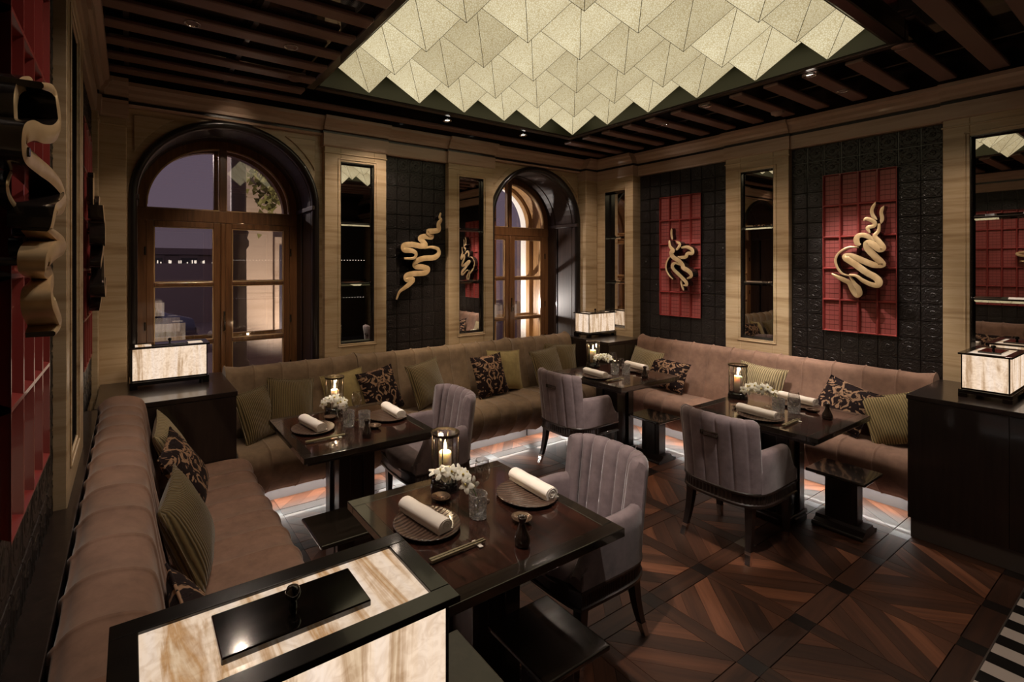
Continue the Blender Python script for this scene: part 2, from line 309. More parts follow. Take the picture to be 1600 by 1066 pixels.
# wall frames: (s along the wall, z, d out of the wall into the room)
XL, XR, YB = -.24, 5.30, 4.36
def wp(w, s, z, d):
    return (s, YB-d, z) if w == 'B' else ((XR-d, s, z) if w == 'R' else (XL+d, s, z))
def wbox(mb, w, s0, s1, z0, z1, d0, d1, mi=0):
    a_ = wp(w, s0, z0, d0); b_ = wp(w, s1, z1, d1); return mb.box(a_[0], b_[0], a_[1], b_[1], a_[2], b_[2], mi)

# ------------------------------------------------------------------ room shell
FLZ, CEIL = 0.0, 3.30
YN = -3.4   # wall behind the camera
wall_right = struct(B(XR, XR+.12, YN, YB+.5, 0, 3.5).obj('wall_right', 'travertine'))
wall_left = struct(B(XL-.12, XL, YN, YB+.5, 0, 3.5).obj('wall_left', 'travertine'))
wall_front = struct(B(XL-.12, XR+.12, YN-.1, YN, 0, 3.5).obj('wall_front', 'dark_wall'))
# back wall with two arched openings
WIN = [(.73, .735), (4.21, .735)]; ZS, RZ = 2.355, .665; YF, YW = 4.36, 4.88; SILL = .55
def arch_pts(xc, rx, rz=RZ, n=28, z0=SILL, off=0.0):
    P = [(xc-rx+off, z0), (xc-rx+off, (z0+ZS)/2)]
    for k in range(n+1):
        t = pi-pi*k/n; P.append((xc+(rx-off)*cos(t), ZS+(rz-off)*sin(t)))
    P += [(xc+rx-off, (z0+ZS)/2), (xc+rx-off, z0)]; return P
mb = MB()
def arch_wall(x0, x1, xc, rx):
    mb.box(x0, xc-rx, YF, YW, 0, 3.5); mb.box(xc+rx, x1, YF, YW, 0, 3.5); mb.box(xc-rx, xc+rx, YF, YW, 0, SILL)
    n = 28; A_ = [(xc+rx*cos(pi-pi*k/n), ZS+RZ*sin(pi*k/n)) for k in range(n+1)]
    for (xa, za), (xb, zb) in zip(A_, A_[1:]):
        v = [(xa, YF, za), (xb, YF, zb), (xb, YW, zb), (xa, YW, za), (xa, YF, 3.5), (xb, YF, 3.5), (xb, YW, 3.5), (xa, YW, 3.5)]
        mb.add(v, [(3, 2, 1, 0), (4, 5, 6, 7), (0, 1, 5, 4), (2, 3, 7, 6)])
arch_wall(-.24, 1.52, *WIN[0]); arch_wall(3.47, 5.30, *WIN[1]); mb.box(1.52, 3.47, YB, YW, 0, 3.5)
wall_back = struct(mb.obj('wall_back', 'travertine'))
# raised spandrel fields beside the arches
def spandrel(xc, sg):
    P = [(xc+sg*.79*cos(t), ZS+.735*sin(t)) for t in [radians(27+30*k/10) for k in range(11)]]+[(xc+sg*.708, ZS+.735*sin(radians(57)))]
    m = MB(); v = [(x, YF-.014, z) for x, z in P]+[(x, YF, z) for x, z in P]; n = len(P)
    m.add(v, [tuple(range(n)), tuple(range(2*n-1, n-1, -1))]+[(i, (i+1) % n, n+(i+1) % n, n+i) for i in range(n)])
    return m.obj('spandrel_panel', 'travertine', wall_back, bevel=.006, fixn=True)
for xc, _ in WIN:
    for sg in (-1, 1): spandrel(xc, sg)
# stone pilasters with sunk mirror openings
ci = 0
def pilaster(parent, w, s0, s1, d, mir=None, ztop=2.93, fillet=True):
    m = MB()
    if mir:
        a0, a1, z0, z1 = mir
        wbox(m, w, s0, a0, 0, ztop, 0, d); wbox(m, w, a1, s1, 0, ztop, 0, d); wbox(m, w, a0, a1, 0, z0, 0, d); wbox(m, w, a0, a1, z1, ztop, 0, d)
        f = .030
        for q in ((a0-f, a0-f+.012, z0-f, z1+f), (a1+f-.012, a1+f, z0-f, z1+f), (a0-f, a1+f, z0-f, z0-f+.012), (a0-f, a1+f, z1+f-.012, z1+f)): wbox(m, w, *q, d, d+.006)
    else: wbox(m, w, s0, s1, 0, ztop, 0, d)
    wbox(m, w, s0-.008, s1+.008, 2.855, 2.868, d-.01, d+.008)
    global ci
    ci += 1; return struct(m.obj('trim_%d' % ci, 'travertine', bevel=.004, seg=1))
MIRS = [('B', 1.505, 2.13, .07, (1.66, 2.0, 1.09, 2.79), 'wall_back'), ('B', 2.865, 3.47, .07, (3.005, 3.335, 1.085, 2.785), 'wall_back'),
        ('R', 3.70, 4.23, .15, (3.815, 4.11, 1.05, 2.757), 'wall_right'), ('R', 2.09, 2.66, .07, (2.22, 2.515, 1.095, 2.765), 'wall_right'),
        ('R', .17, 1.07, .07, (.33, .93, .985, 2.775), 'wall_right'), ('L', 2.163, 2.866, .05, (2.29, 2.60, 1.09, 2.78), 'wall_left')]
WALLS = {'wall_back': wall_back, 'wall_right': wall_right, 'wall_left': wall_left}
MLAB = ['tall mirror left of the black tiled panel with the gold ribbon, reflecting dark bar', 'tall mirror between gold ribbon panel and the right window', 'narrow corner mirror behind the small pale corner lamp',
        'tall mirror between the two red panels, reflecting a dark arch', 'wide tall mirror behind the right-hand onyx lamp', 'tall mirror seen edge-on between the two left wall panels']
for (w, s0, s1, d, mr, par), lab in zip(MIRS, MLAB):
    pilaster(WALLS[par], w, s0, s1, d, mr)
    a0, a1, z0, z1 = mr
    c = wp(w, (a0+a1)/2, z0, d*.3); t = thing('wall_mirror', lab, 'mirror', c, 0, 'beveled wall mirrors')
    zs = [z0, z0+(z1-z0)*.33, z0+(z1-z0)*.665, z1]
    def loc(mbx): 
        mbx.v = [(x-c[0], y-c[1], z-c[2]) for x, y, z in mbx.v]; return mbx
    for za, zb in zip(zs, zs[1:]):
        # bevelled pane
        dd = d*.3; bw = .022; o_ = [wp(w, a0+.004, za+.003, dd), wp(w, a1-.004, za+.003, dd), wp(w, a1-.004, zb-.003, dd), wp(w, a0+.004, zb-.003, dd)]
        i_ = [wp(w, a0+bw, za+bw, dd+.005), wp(w, a1-bw, za+bw, dd+.005), wp(w, a1-bw, zb-bw, dd+.005), wp(w, a0+bw, zb-bw, dd+.005)]
        m = MB().add(o_+i_, [(4, 5, 6, 7), (0, 1, 5, 4), (1, 2, 6, 5), (2, 3, 7, 6), (3, 0, 4, 7)]); loc(m).obj('mirror_pane', 'mirror', t, fixn=False)
    m = MB(); wbox(m, w, a0, a1, z0, z1, .001, d*.3-.001)
    for q in ((a0, a0+.006, z0, z1), (a1-.006, a1, z0, z1), (a0, a1, z0, z0+.006), (a0, a1, z1-.006, z1)): wbox(m, w, *q, d*.3-.002, d-.006)
    for zz in zs[1:-1]: wbox(m, w, a0, a1, zz-.004, zz+.004, d*.3, d*.3+.006)
    loc(m).obj('backing_frame', 'black_frame', t)
pilaster(wall_back, 'B', -.24, -.022, .07); pilaster(wall_back, 'B', 4.935, 5.15, .13)
pilaster(wall_right, 'R', -.4, .12, .02); pilaster(wall_left, 'L', 4.17, 4.285, .05); pilaster(wall_left, 'L', YN, 1.00, .05)
# cornice: stone, dark groove, stone crown; breaks forward over each pilaster
def cornice(w, s0, s1, d, name, zf=2.915):
    root = None
    def prof(ps, mat, nm):
        m = MB(); n = len(ps); v = [wp(w, s0, z, dd) for dd, z in ps]+[wp(w, s1, z, dd) for dd, z in ps]
        m.add(v, [tuple(range(n)), tuple(range(2*n-1, n-1, -1))]+[(i, (i+1) % n, n+(i+1) % n, n+i) for i in range(n)])
        return m.obj(nm, mat, root, fixn=True)
    root = struct(prof([(0, zf), (d+.004, zf), (d+.010, zf+.012), (d+.016, 3.035), (0, 3.035)], 'pink_travertine', name))
    prof([(0, 3.035), (d+.0, 3.035), (d+.0, 3.062), (0, 3.062)], 'ebony', 'groove')
    prof([(0, 3.062), (d+.030, 3.062), (d+.034, 3.085), (d+.050, 3.105), (d+.058, 3.13), (d+.085, 3.15), (d+.088, 3.178), (0, 3.178)], 'pink_travertine', 'crown_moulding')
for w, segs in (('B', [(-.24, -.01, .11), (-.01, 1.49, .035), (1.49, 2.145, .075), (2.145, 2.85, .045), (2.85, 3.485, .075), (3.485, 4.92, .035), (4.92, 5.3, .13)]),
                ('R', [(YN, 1.08, .075), (1.08, 2.08, .05), (2.08, 2.67, .075), (2.67, 3.69, .05), (3.69, 4.36, .15)]),
                ('L', [(YN, 1.01, .055), (1.01, 2.15, .03), (2.15, 2.88, .055), (2.88, 4.16, .03), (4.16, 4.36, .055)])):
    for s0, s1, d in segs:
        ci += 1; cornice(w, s0, s1, d, 'trim_%d' % ci, 3.018 if (w == 'B' and abs(d-.035) < .001) else 2.915)
# dark band between cornice and slats
for w, s0, s1 in (('B', -.24, 5.3), ('R', YN, 4.3), ('L', YN, 4.3)):
    ci += 1; m = MB(); wbox(m, w, s0, s1, 3.178, 3.30, 0, .06); struct(m.obj('trim_%d' % ci, 'ebony'))
# ceiling: glossy black plane with a square recess, slats hung below it
RX0, RX1, RY0, RY1, RTOP = 1.25, 4.10, 1.08, 3.73, 3.47
m = MB(); e = .6
m.box(XL-.1, RX0, YN, YB+e, CEIL, CEIL+.05); m.box(RX1, XR+.1, YN, YB+e, CEIL, CEIL+.05); m.box(RX0, RX1, YN, RY0, CEIL, CEIL+.05); m.box(RX0, RX1, RY1, YB+e, CEIL, CEIL+.05)
ceiling = struct(m.obj('ceiling', 'ceiling_black'))
m = MB(); m.box(RX0, RX1, RY0, RY1, RTOP, RTOP+.03); m.box(RX0-.02, RX0, RY0, RY1, CEIL+.05, RTOP); m.box(RX1, RX1+.02, RY0, RY1, CEIL+.05, RTOP); m.box(RX0, RX1, RY0-.02, RY0, CEIL+.05, RTOP); m.box(RX0, RX1, RY1, RY1+.02, CEIL+.05, RTOP)
m.obj('recess_lining', 'recess_green', ceiling)
m = MB(); fw_ = .075
for q in ((RX0-fw_, RX0, RY0-fw_, RY1+fw_), (RX1, RX1+fw_, RY0-fw_, RY1+fw_), (RX0, RX1, RY0-fw_, RY0), (RX0, RX1, RY1, RY1+fw_)):
    m.box(*q, 3.225, 3.36)
m.obj('recess_frame', 'wenge', ceiling, bevel=.012)
mi_ = MB()
for q in ((RX0, RX0+.012, RY0, RY1), (RX1-.012, RX1, RY0, RY1), (RX0, RX1, RY0, RY0+.012), (RX0, RX1, RY1-.012, RY1)): mi_.box(*q, 3.24, 3.46)
mi_.obj('recess_side', 'recess_green', ceiling)
me_cache = {}
def slat(x0, x1, y):
    k = (round(x0, 3), round(x1, 3))
    if k not in me_cache: me_cache[k] = B(x0, x1, -.051, .051, 3.20, 3.228).data('slat', 'slat_wood')
    link('slat', me_cache[k], ceiling, (0, y, 0), bevel=.006, seg=1)
k = -3
while True:
    y = .77+.256*k
    if y > 4.2: break
    k += 1
    if RY0-fw_-.055 < y < RY1+fw_+.055: slat(XL+.11, RX0-fw_-.004, y); slat(RX1+fw_+.004, XR-.16, y)
    else: slat(XL+.11, XR-.16, y)
m = MB()
for x in (-.02, .62, 4.55): m.box(x-.015, x+.015, -.3, 4.2, 3.229, 3.30)
m.obj('slat_batten', 'ebony', ceiling)

# ------------------------------------------------------------------ windows
def window(i, xc, rx, label):
    root = struct(bpy.data.objects.new('window_%d' % i, None), label); COL.objects.link(root); root.location = (xc, YF, SILL)
    def O(m, nm, mt, bevel=0, parent=root, fixn=False):
        m.v = [(x-xc, y-YF, z-SILL) for x, y, z in m.v]; return m.obj(nm, mt, parent, bevel=bevel, fixn=fixn)
    def ring(prof, n=30):   # prof: (inward offset, y)
        return [[(x, y, z) for x, z in arch_pts(xc, rx, RZ, n, SILL, off)] for off, y in prof]
    m = MB().grid(ring([(-.004, 4.362), (-.006, 4.340), (.004, 4.322), (.022, 4.316), (.040, 4.322), (.052, 4.340), (.054, 4.375)]), smooth=True)
    O(m, 'arch_moulding', 'ebony')
    m = MB().grid(ring([(.050, 4.365), (.050, 4.40), (.036, 4.405), (.036, 4.43), (.044, 4.436), (.044, 4.70), (.036, 4.706), (.036, 4.73), (.048, 4.736), (.052, YW+.06)]), smooth=False)
    O(m, 'reveal_lining', 'reveal_wood')
    m = MB()
    for sx in (-1, 1):
        xi = xc+sx*(rx-.030); m.box(xi, xi-sx*.034, 4.325, 4.84, ZS-.028, ZS+.012); m.box(xi, xi-sx*.014, 4.40, 4.43, SILL, ZS-.03); m.box(xi, xi-sx*.014, 4.67, 4.70, SILL, ZS-.03)
    O(m, 'impost', 'reveal_wood', .004)
    # main frame (curved head + jambs), transom, mullion
    def band(o0, o1, y0, y1):
        P = [arch_pts(xc, rx, RZ, 30, SILL, o0), arch_pts(xc, rx, RZ, 30, SILL, o1)]
        R_ = [[(x, y0, z) for x, z in P[0]], [(x, y0, z) for x, z in P[1]], [(x, y1, z) for x, z in P[1]], [(x, y1, z) for x, z in P[0]]]
        return MB().grid(R_, closed_u=True, smooth=False)
    O(band(.03, .122, 4.855, 4.93), 'window_frame', 'window_walnut', fixn=True)
    O(band(.117, .130, 4.862, 4.90), 'highlight_bead', 'edge_highlight', fixn=True)  # light-coloured strip imitating the bevel highlight along the glass
    O(B(xc-rx+.03, xc+rx-.03, 4.850, 4.93, 2.215, 2.325), 'transom', 'window_walnut', .008)
    O(B(xc-.03, xc+.03, 4.852, 4.93, 2.325, ZS+RZ-.05), 'mullion', 'window_walnut', .006)
    O(B(xc-.022, xc+.022, 4.838, 4.93, SILL, 2.215), 'mullion', 'window_walnut', .012)
    O(B(xc-rx, xc+rx, 4.36, 4.93, SILL-.03, SILL+.02), 'window_sill', 'reveal_wood', .006)
    for sx in (-1, 1):
        a_, b_ = sorted((xc+sx*.022, xc+sx*(rx-.122)))
        s = bpy.data.objects.new('casement', None); COL.objects.link(s); s.parent = root
        m = MB(); st = .058; zt, zb = 2.215, SILL+.02
        m.box(a_, a_+st, 4.856, 4.91, zb, zt); m.box(b_-st, b_, 4.856, 4.91, zb, zt); m.box(a_+st, b_-st, 4.856, 4.91, zt-.05, zt); m.box(a_+st, b_-st, 4.856, 4.91, zb, zb+.08)
        for zz in (1.655, 1.13): m.box(a_+st, b_-st, 4.858, 4.905, zz-.017, zz+.017)
        O(m, 'sash', 'window_walnut', .006, s)
        g = MB(); bd = MB()
        for z0, z1 in ((zb+.08, 1.113), (1.147, 1.638), (1.672, zt-.05)):
            g2 = MB().add([(a_+st, 4.888, z0), (b_-st, 4.888, z0), (b_-st, 4.888, z1), (a_+st, 4.888, z1)], [(0, 1, 2, 3)]); O(g2, 'pane', 'window_glass', 0, s)
            for q in ((a_+st, a_+st+.008, z0, z1), (b_-st-.008, b_-st, z0, z1), (a_+st, b_-st, z0, z0+.008), (a_+st, b_-st, z1-.008, z1)): bd.box(q[0], q[1], 4.866, 4.886, q[2], q[3])
        O(bd, 'highlight_bead', 'edge_highlight', 0, s)
    # lunette panes
    for sx in (-1, 1):
        P = [(xc+sx*.03, 2.325)]+[(xc+sx*(rx-.124)*cos(t), ZS+(RZ-.124)*sin(t)) for t in [radians(1+86*k/14) for k in range(15)]]+[(xc+sx*.03, ZS+RZ-.125)]
        P.insert(1, (xc+sx*(rx-.124), 2.325))
        O(MB().add([(x, 4.89, z) for x, z in P], [tuple(range(len(P)))]), 'pane', 'window_glass')
        bd = MB()
        Q = [(xc+sx*(rx-.129)*cos(t), ZS+(RZ-.129)*sin(t)) for t in [radians(86*k/20) for k in range(21)]]
        bd.tube([(x, 4.874, z) for x, z in Q], .006, 6); bd.box(xc+sx*.03, xc+sx*(rx-.127), 4.868, 4.886, 2.325, 2.333); bd.box(xc+sx*.03, xc+sx*.037, 4.868, 4.886, 2.33, ZS+RZ-.127)
        O(bd, 'highlight_bead', 'edge_highlight')
    # outer casement layer, golden wood
    O(MB().grid(ring([(.03, 4.925), (.045, 4.93), (.045, 5.22)]), smooth=False), 'outer_lining', 'golden_oak')
    O(band(.035, .095, 5.18, 5.25), 'outer_frame', 'golden_oak', fixn=True)
    m = MB(); m.box(xc-rx+.05, xc+rx-.05, 5.18, 5.25, 2.20, 2.29); m.box(xc-.035, xc+.035, 5.18, 5.25, SILL, 2.95)
    for zz in (1.655, 1.13): m.box(xc-rx+.05, xc+rx-.05, 5.185, 5.24, zz-.02, zz+.02)
    O(m, 'outer_sash', 'golden_oak', .006)
    for sx in (-1, 1):
        xa, xb = sorted((xc+sx*.035, xc+sx*(rx-.095)))
        for z0, z1 in ((SILL+.02, 1.11), (1.15, 1.635), (1.675, 2.20)):
            O(MB().add([(xa, 5.215, z0), (xb, 5.215, z0), (xb, 5.215, z1), (xa, 5.215, z1)], [(0, 1, 2, 3)]), 'outer_pane', 'window_glass')
    O(MB().grid(ring([(.02, 5.25), (.02, 5.44), (-.02, 5.45), (-.25, 5.45)]), smooth=False), 'outer_reveal', 'white_stone')
    # latch
    m = MB(); m.box(xc+.0, xc+.014, 4.825, 4.842, 1.22, 1.40); m.tube([(xc+.007, 4.842, 1.31), (xc+.007, 4.80, 1.31), (xc+.007, 4.80, 1.235)], .007, 8); O(m, 'handle', 'brass_dark')
    m = MB()
    for sx in (-1, 1):
        for zz in (1.30, 1.95, .85): m.tube([(xc+sx*(rx-.115), 4.848, zz-.035), (xc+sx*(rx-.115), 4.848, zz+.035)], .008, 8)
    O(m, 'hinge', 'brass_dark')
window(1, *WIN[0], 'arched wooden double window above the left cabinet lamp')
window(2, *WIN[1], 'arched wooden double window in the deep niche by the room corner')

# ------------------------------------------------------------------ black tiled wall panels with red lattice fields
ROT = {'B': 0, 'R': -pi/2, 'L': pi/2}
def tile_mesh(w, h):
    m = MB(); a, b = w/2-.0015, h/2-.0015; d = .006; e = .0028
    m.add([(-a, 0, -b), (a, 0, -b), (a, 0, b), (-a, 0, b), (-a+e, -d, -b+e), (a-e, -d, -b+e), (a-e, -d, b-e), (-a+e, -d, b-e)], [(0, 1, 5, 4), (1, 2, 6, 5), (2, 3, 7, 6), (3, 0, 4, 7), (4, 5, 6, 7)])
    r = min(a, b)*.80; n = 12
    P = [[(rr*cos(2*pi*k/n), -dd, rr*sin(2*pi*k/n)) for k in range(n)] for rr, dd in ((r, d-.0005), (r*.93, d+.0025), (r*.86, d-.0003))]
    m.grid(P, False, True, True, flip=False)
    # diagonal corner leaves
    for sx in (-1, 1):
        for sz in (-1, 1):
            cx_, cz_ = sx*(a-e)*.84, sz*(b-e)*.84
            m.add([(cx_, -d+.0005, cz_-sz*.02), (cx_, -d+.0005, cz_+sz*.010), (cx_-sx*.02, -d+.0005, cz_), (cx_-sx*.004, -d-.003, cz_-sz*.004)], [(0, 1, 3), (1, 2, 3), (2, 0, 3)])
    P = [[(rr*cos(2*pi*k/8), -dd, rr*sin(2*pi*k/8)) for k in range(8)] for rr, dd in ((r*.42, d-.0005), (r*.3, d+.003), (.002, d+.0015))]
    m.grid(P, False, True, False)
    return m.data('embossed_tile', 'embossed_black')
def pane_mesh(w, h):
    a, b = w/2, h/2; q = .013; m = MB()
    v = [(-a, -.030, -b), (a, -.030, -b), (a, -.030, b), (-a, -.030, b)]
    f1 = .005; v += [(-a+f1, -.030, -b+f1), (a-f1, -.030, -b+f1), (a-f1, -.030, b-f1), (-a+f1, -.030, b-f1)]
    v += [(-a+q, -.008, -b+q), (a-q, -.008, -b+q), (a-q, -.008, b-q), (-a+q, -.008, b-q)]
    m.add(v, [(0, 1, 5, 4), (1, 2, 6, 5), (2, 3, 7, 6), (3, 0, 4, 7), (4, 5, 9, 8), (5, 6, 10, 9), (6, 7, 11, 10), (7, 4, 8, 11)], False, 0)
    m.add([v[8], v[9], v[10], v[11]], [(0, 1, 2, 3)], False, 1)
    me = m.data('red_pane', ['red_lacquer', 'red_paper']); ul = me.uv_layers.new(name='UVMap')
    for p in me.polygons:
        for li, c in zip(p.loop_indices, ((0, 0), (1, 0), (1, 1), (0, 1))): ul.data[li].uv = c
    return me
def tile_panel(w, s0, s1, z0, z1, red, label, pitch=None):
    c = wp(w, (s0+s1)/2, z0, 0.0); t = thing('tiled_wall_panel', label, 'wall panel', c, ROT[w], 'black embossed wall panels')
    W_ = s1-s0; H_ = z1-z0
    mb_ = MB().box(-W_/2, W_/2, -.004, .0, 0, H_); mb_.obj('backing', 'black_frame', t)
    sgn = 1 if w in 'BL' else -1   # local x runs along s except on the right wall
    cells = []
    if red:
        r0, r1, rz0, rz1 = red; cw = (r1-r0)/4; n0 = max(1, round((r0-s0)/cw)); n1 = max(1, round((s1-r1)/cw))
        xs = [s0+(r0-s0)*i/n0 for i in range(n0)]+[r0+cw*i for i in range(4)]+[r1+(s1-r1)*i/n1 for i in range(n1+1)]
        rh = (rz1-rz0)/10; m0 = 2; m1 = max(1, round((z1-rz1)/rh)); zs = [z0+(rz0-z0)*i/m0 for i in range(m0)]+[rz0+rh*i for i in range(10)]+[rz1+(z1-rz1)*i/m1 for i in range(m1+1)]
    else:
        n = round(W_/.144); xs = [s0+W_*i/n for i in range(n+1)]; k_ = round(H_/.142); zs = [z0+H_*i/k_ for i in range(k_+1)]
    cache = {}
    for xa, xb in zip(xs, xs[1:]):
        for za, zb in zip(zs, zs[1:]):
            mx_, mz_ = (xa+xb)/2, (za+zb)/2
            if red and r0 < mx_ < r1 and rz0 < mz_ < rz1: continue
            k_ = (round(xb-xa, 4), round(zb-za, 4))
            if k_ not in cache: cache[k_] = tile_mesh(*k_)
            link('embossed_tile', cache[k_], t, (sgn*(mx_-(s0+s1)/2), -.004, mz_-z0))
    if red:
        pm = pane_mesh((r1-r0)/4, (rz1-rz0)/5)
        for i in range(4):
            for j in range(5):
                link('red_pane', pm, t, (sgn*(r0+(i+.5)*(r1-r0)/4-(s0+s1)/2), -.003, rz0+(j+.5)*(rz1-rz0)/5-z0))
    return t
ZB, ZT = .90, 2.912
tile_panel('B', 2.13, 2.865, ZB, ZT, None, 'black embossed tile panel behind the gold ribbon sculpture, without red field')
tile_panel('R', 1.07, 2.09, ZB, ZT, (1.34, 1.84, 1.244, 2.63), 'wide black tile panel with red lattice field, nearest the right mirror and lamp')
tile_panel('R', 2.66, 3.70, ZB, ZT, (2.94, 3.43, 1.244, 2.62), 'black tile panel with red lattice field beside the room corner')
tile_panel('L', 1.00, 2.163, ZB, ZT, (1.31, 1.88, 1.244, 2.63), 'black tile panel with red lattice beside the left sofa, nearest the camera')
tile_panel('L', 2.866, 4.17, ZB, ZT, (3.2, 3.85, 1.244, 2.63), 'black tile panel with red lattice by the left cabinet lamp, seen edge-on')
# ------------------------------------------------------------------ floor: parquet lattice
floor = struct(B(XL-.1, XR+.1, YN, YB+.5, -.10, -.0125).obj('floor', 'ebony'))
PX, PY, GX, GY, SQ = .5015, .5065, 2.906, 1.103, .0475
def piece_mesh(kind, arg, tone):
    g = .0007; m = MB()
    if kind == 'sq': poly = [(-SQ+g, -SQ+g), (SQ-g, -SQ+g), (SQ-g, SQ-g), (-SQ+g, SQ-g)]
    elif kind == 'band': L_ = arg/2-g; poly = [(-L_, -SQ+g), (L_, -SQ+g), (L_, SQ-g), (-L_, SQ-g)]
    else:
        a_ = .2025*sqrt(2); v0 = -a_+2*a_*arg/6+g; v1 = -a_+2*a_*(arg+1)/6-g; h0, h1 = a_-abs(v0)-g*1.4, a_-abs(v1)-g*1.4
        poly = [(-h0, v0), (h0, v0), (h1, v1), (-h1, v1)]
        if h0 < .004: poly = [(0, v0), (h1, v1), (-h1, v1)]
        if h1 < .004: poly = [(-h0, v0), (h0, v0), (0, v1)]
    m.prism(poly, -.012, 0)
    return m, tone
PM = {}; pieces = []
fwd = (sin(.56133), cos(.56133)); rgt = (cos(.56133), -sin(.56133))
def score(x, y):
    w = x*fwd[0]+y*fwd[1]
    if w < .3: return -1
    u = 680.15+758.46*(x*rgt[0]+y*rgt[1])/w; v = 415.48+758.46*1.82/w
    if u < 380 or u > 1640 or v > 1110 or v < 600: return -1
    s = 1/w**2
    if u > 980 and v > 740: s *= 6
    elif v < 760 and ((720 < u < 860) or 1000 < u < 1100 or 1240 < u < 1420 or 420 < u < 520): s *= 5
    elif x < .66 or y < 1.1: s *= .1
    return s
for i in range(-7, 6):
    for j in range(-6, 8):
        x, y = GX+i*PX, GY+j*PY
        if x < XL-.3 or x > XR+.3 or y > YB+.4: continue
        pieces.append(('sq', 0, 'ebony', x, y, 0))
        pieces.append(('band', PX-.095, random.choice((0, 0, 1)), x+PX/2, y, 0)); pieces.append(('band', PY-.095, random.choice((0, 0, 1)), x, y+PY/2, pi/2))
        rot = pi/4 if (i+j) % 2 else -pi/4
        last = 0
        for k_ in range(6):
            tone = random.choice([q for q in (0, 1, 1, 2, 2, 3) if q != last]); last = tone
            pieces.append(('diag', k_, tone, x+PX/2, y+PY/2, rot))
pieces.sort(key=lambda p: -score(p[3], p[4]))
rest = {}
for n_, (kind, arg, tone, x, y, rot) in enumerate(pieces):
    if y > YB+.3 or x < XL-.05 or x > XR+.05 or (y < .62 and 2.6 < x): 
        if y < .62 and 2.6 < x and kind != 'diag' and y > .5: pass
        else: continue
    mat = tone if isinstance(tone, str) else 'parquet_%d' % tone
    k_ = (kind, round(arg, 3), mat)
    if n_ < 296:
        if k_ not in PM: PM[k_] = piece_mesh(kind, arg, tone)[0].data('parquet_block', mat)
        o = link('parquet_block', PM[k_], floor, (x, y, 0)); o.rotation_euler = (0, 0, rot)
    else:
        src = piece_mesh(kind, arg, tone)[0]; c, s = cos(rot), sin(rot)
        r = rest.setdefault(mat, MB()); r.add([(x+px*c-py*s, y+px*s+py*c, pz) for px, py, pz in src.v], src.f)
mats_ = list(rest); allr = MB()
for i, mt in enumerate(mats_): allr.add(rest[mt].v, rest[mt].f, False, i)
o = allr.obj('parquet_surface', mats_, floor); o['kind'] = 'stuff'
# striped marble threshold with a steel edge
B(2.6, 5.3, .5455, .5515, -.02, .002).obj('edge_strip', 'steel_strip', floor)
for i in range(24):
    x = 2.55+.0985*i
    B(x+.0006, x+.0979, -.6, .545, -.012, .0005).obj('marble_strip', 'marble_white' if i % 2 else 'marble_black', floor)

# ------------------------------------------------------------------ luminous pyramid ceiling light
t = thing('pyramid_ceiling_light', 'large glowing ceiling light of cream inverted pyramids in a dark recess', 'ceiling light', (2.66, 2.35, RTOP))
PXL, PYL, ZTIP, ZBASE = .4445, .421, 3.135, 3.395
pm = MB(); a_, b_ = PXL/2-.0015, PYL/2-.0015; dz = ZBASE-ZTIP
base = [(-a_, -b_, 0), (a_, -b_, 0), (a_, b_, 0), (-a_, b_, 0)]
for i in range(4): pm.add([base[i], base[(i+1) % 4], (0, 0, -dz)], [(1, 0, 2)])
pmd = pm.data('pyramid_shade', 'shagreen_shade')
sm_ = MB()
for p in base: sm_.tube([p, (0, 0, -dz-.001)], .0016, 4, smooth=False)
smd = sm_.data('seam', 'seam_strip')
for i in range(6):
    for j in range(6):
        x, y = 1.54+i*PXL, 1.29+j*PYL
        o = link('pyramid_shade', pmd, t, (x-2.66, y-2.35, ZBASE-RTOP)); link('seam', smd, o)
B(-1.36, 1.36, -1.29, 1.29, ZBASE-RTOP+.004, ZBASE-RTOP+.03).obj('mounting_tray', 'recess_green', t)

# ------------------------------------------------------------------ ribbon sculptures
def ribbon(parent, w, pts, width, d0, d1, taper=.25, wave=0.0, name='ribbon', org=(0, 0, 0), smi=1):
    P = smooth_path(pts, 6); n = len(P); V = []
    for i, (s, z) in enumerate(P):
        a_ = P[max(i-1, 0)]; b_ = P[min(i+1, n-1)]; tx, tz = b_[0]-a_[0], b_[1]-a_[1]; L = math.hypot(tx, tz) or 1; nx, nz = -tz/L, tx/L
        f = i/(n-1); hw = width/2*min(1, taper+(1-taper)*min(f, 1-f)*5); dd = d1+wave*sin(f*9); db = d0
        c = lambda q, d: tuple(u-v for u, v in zip(wp(w, s+nx*q, z+nz*q, d), org))
        V.append([c(-hw, dd), c(-hw*.4, dd+.003), c(hw*.4, dd+.003), c(hw, dd), c(hw*.9, db), c(-hw*.9, db)])
    m = MB(); fr = [[r[k] for k in range(4)] for r in V]; m.grid(fr, smooth=True, mi=0)
    for i_, j_ in ((3, 4), (4, 5), (5, 0)): m.grid([[r[i_], r[j_]] for r in V], smooth=True, mi=smi)
    m.add(V[0], [(0, 1, 2, 3, 4, 5)], False, 1); m.add(V[-1], [(5, 4, 3, 2, 1, 0)], False, 1)
    return m.obj(name, ['gold_leaf', 'bronze'], parent, fixn=True)
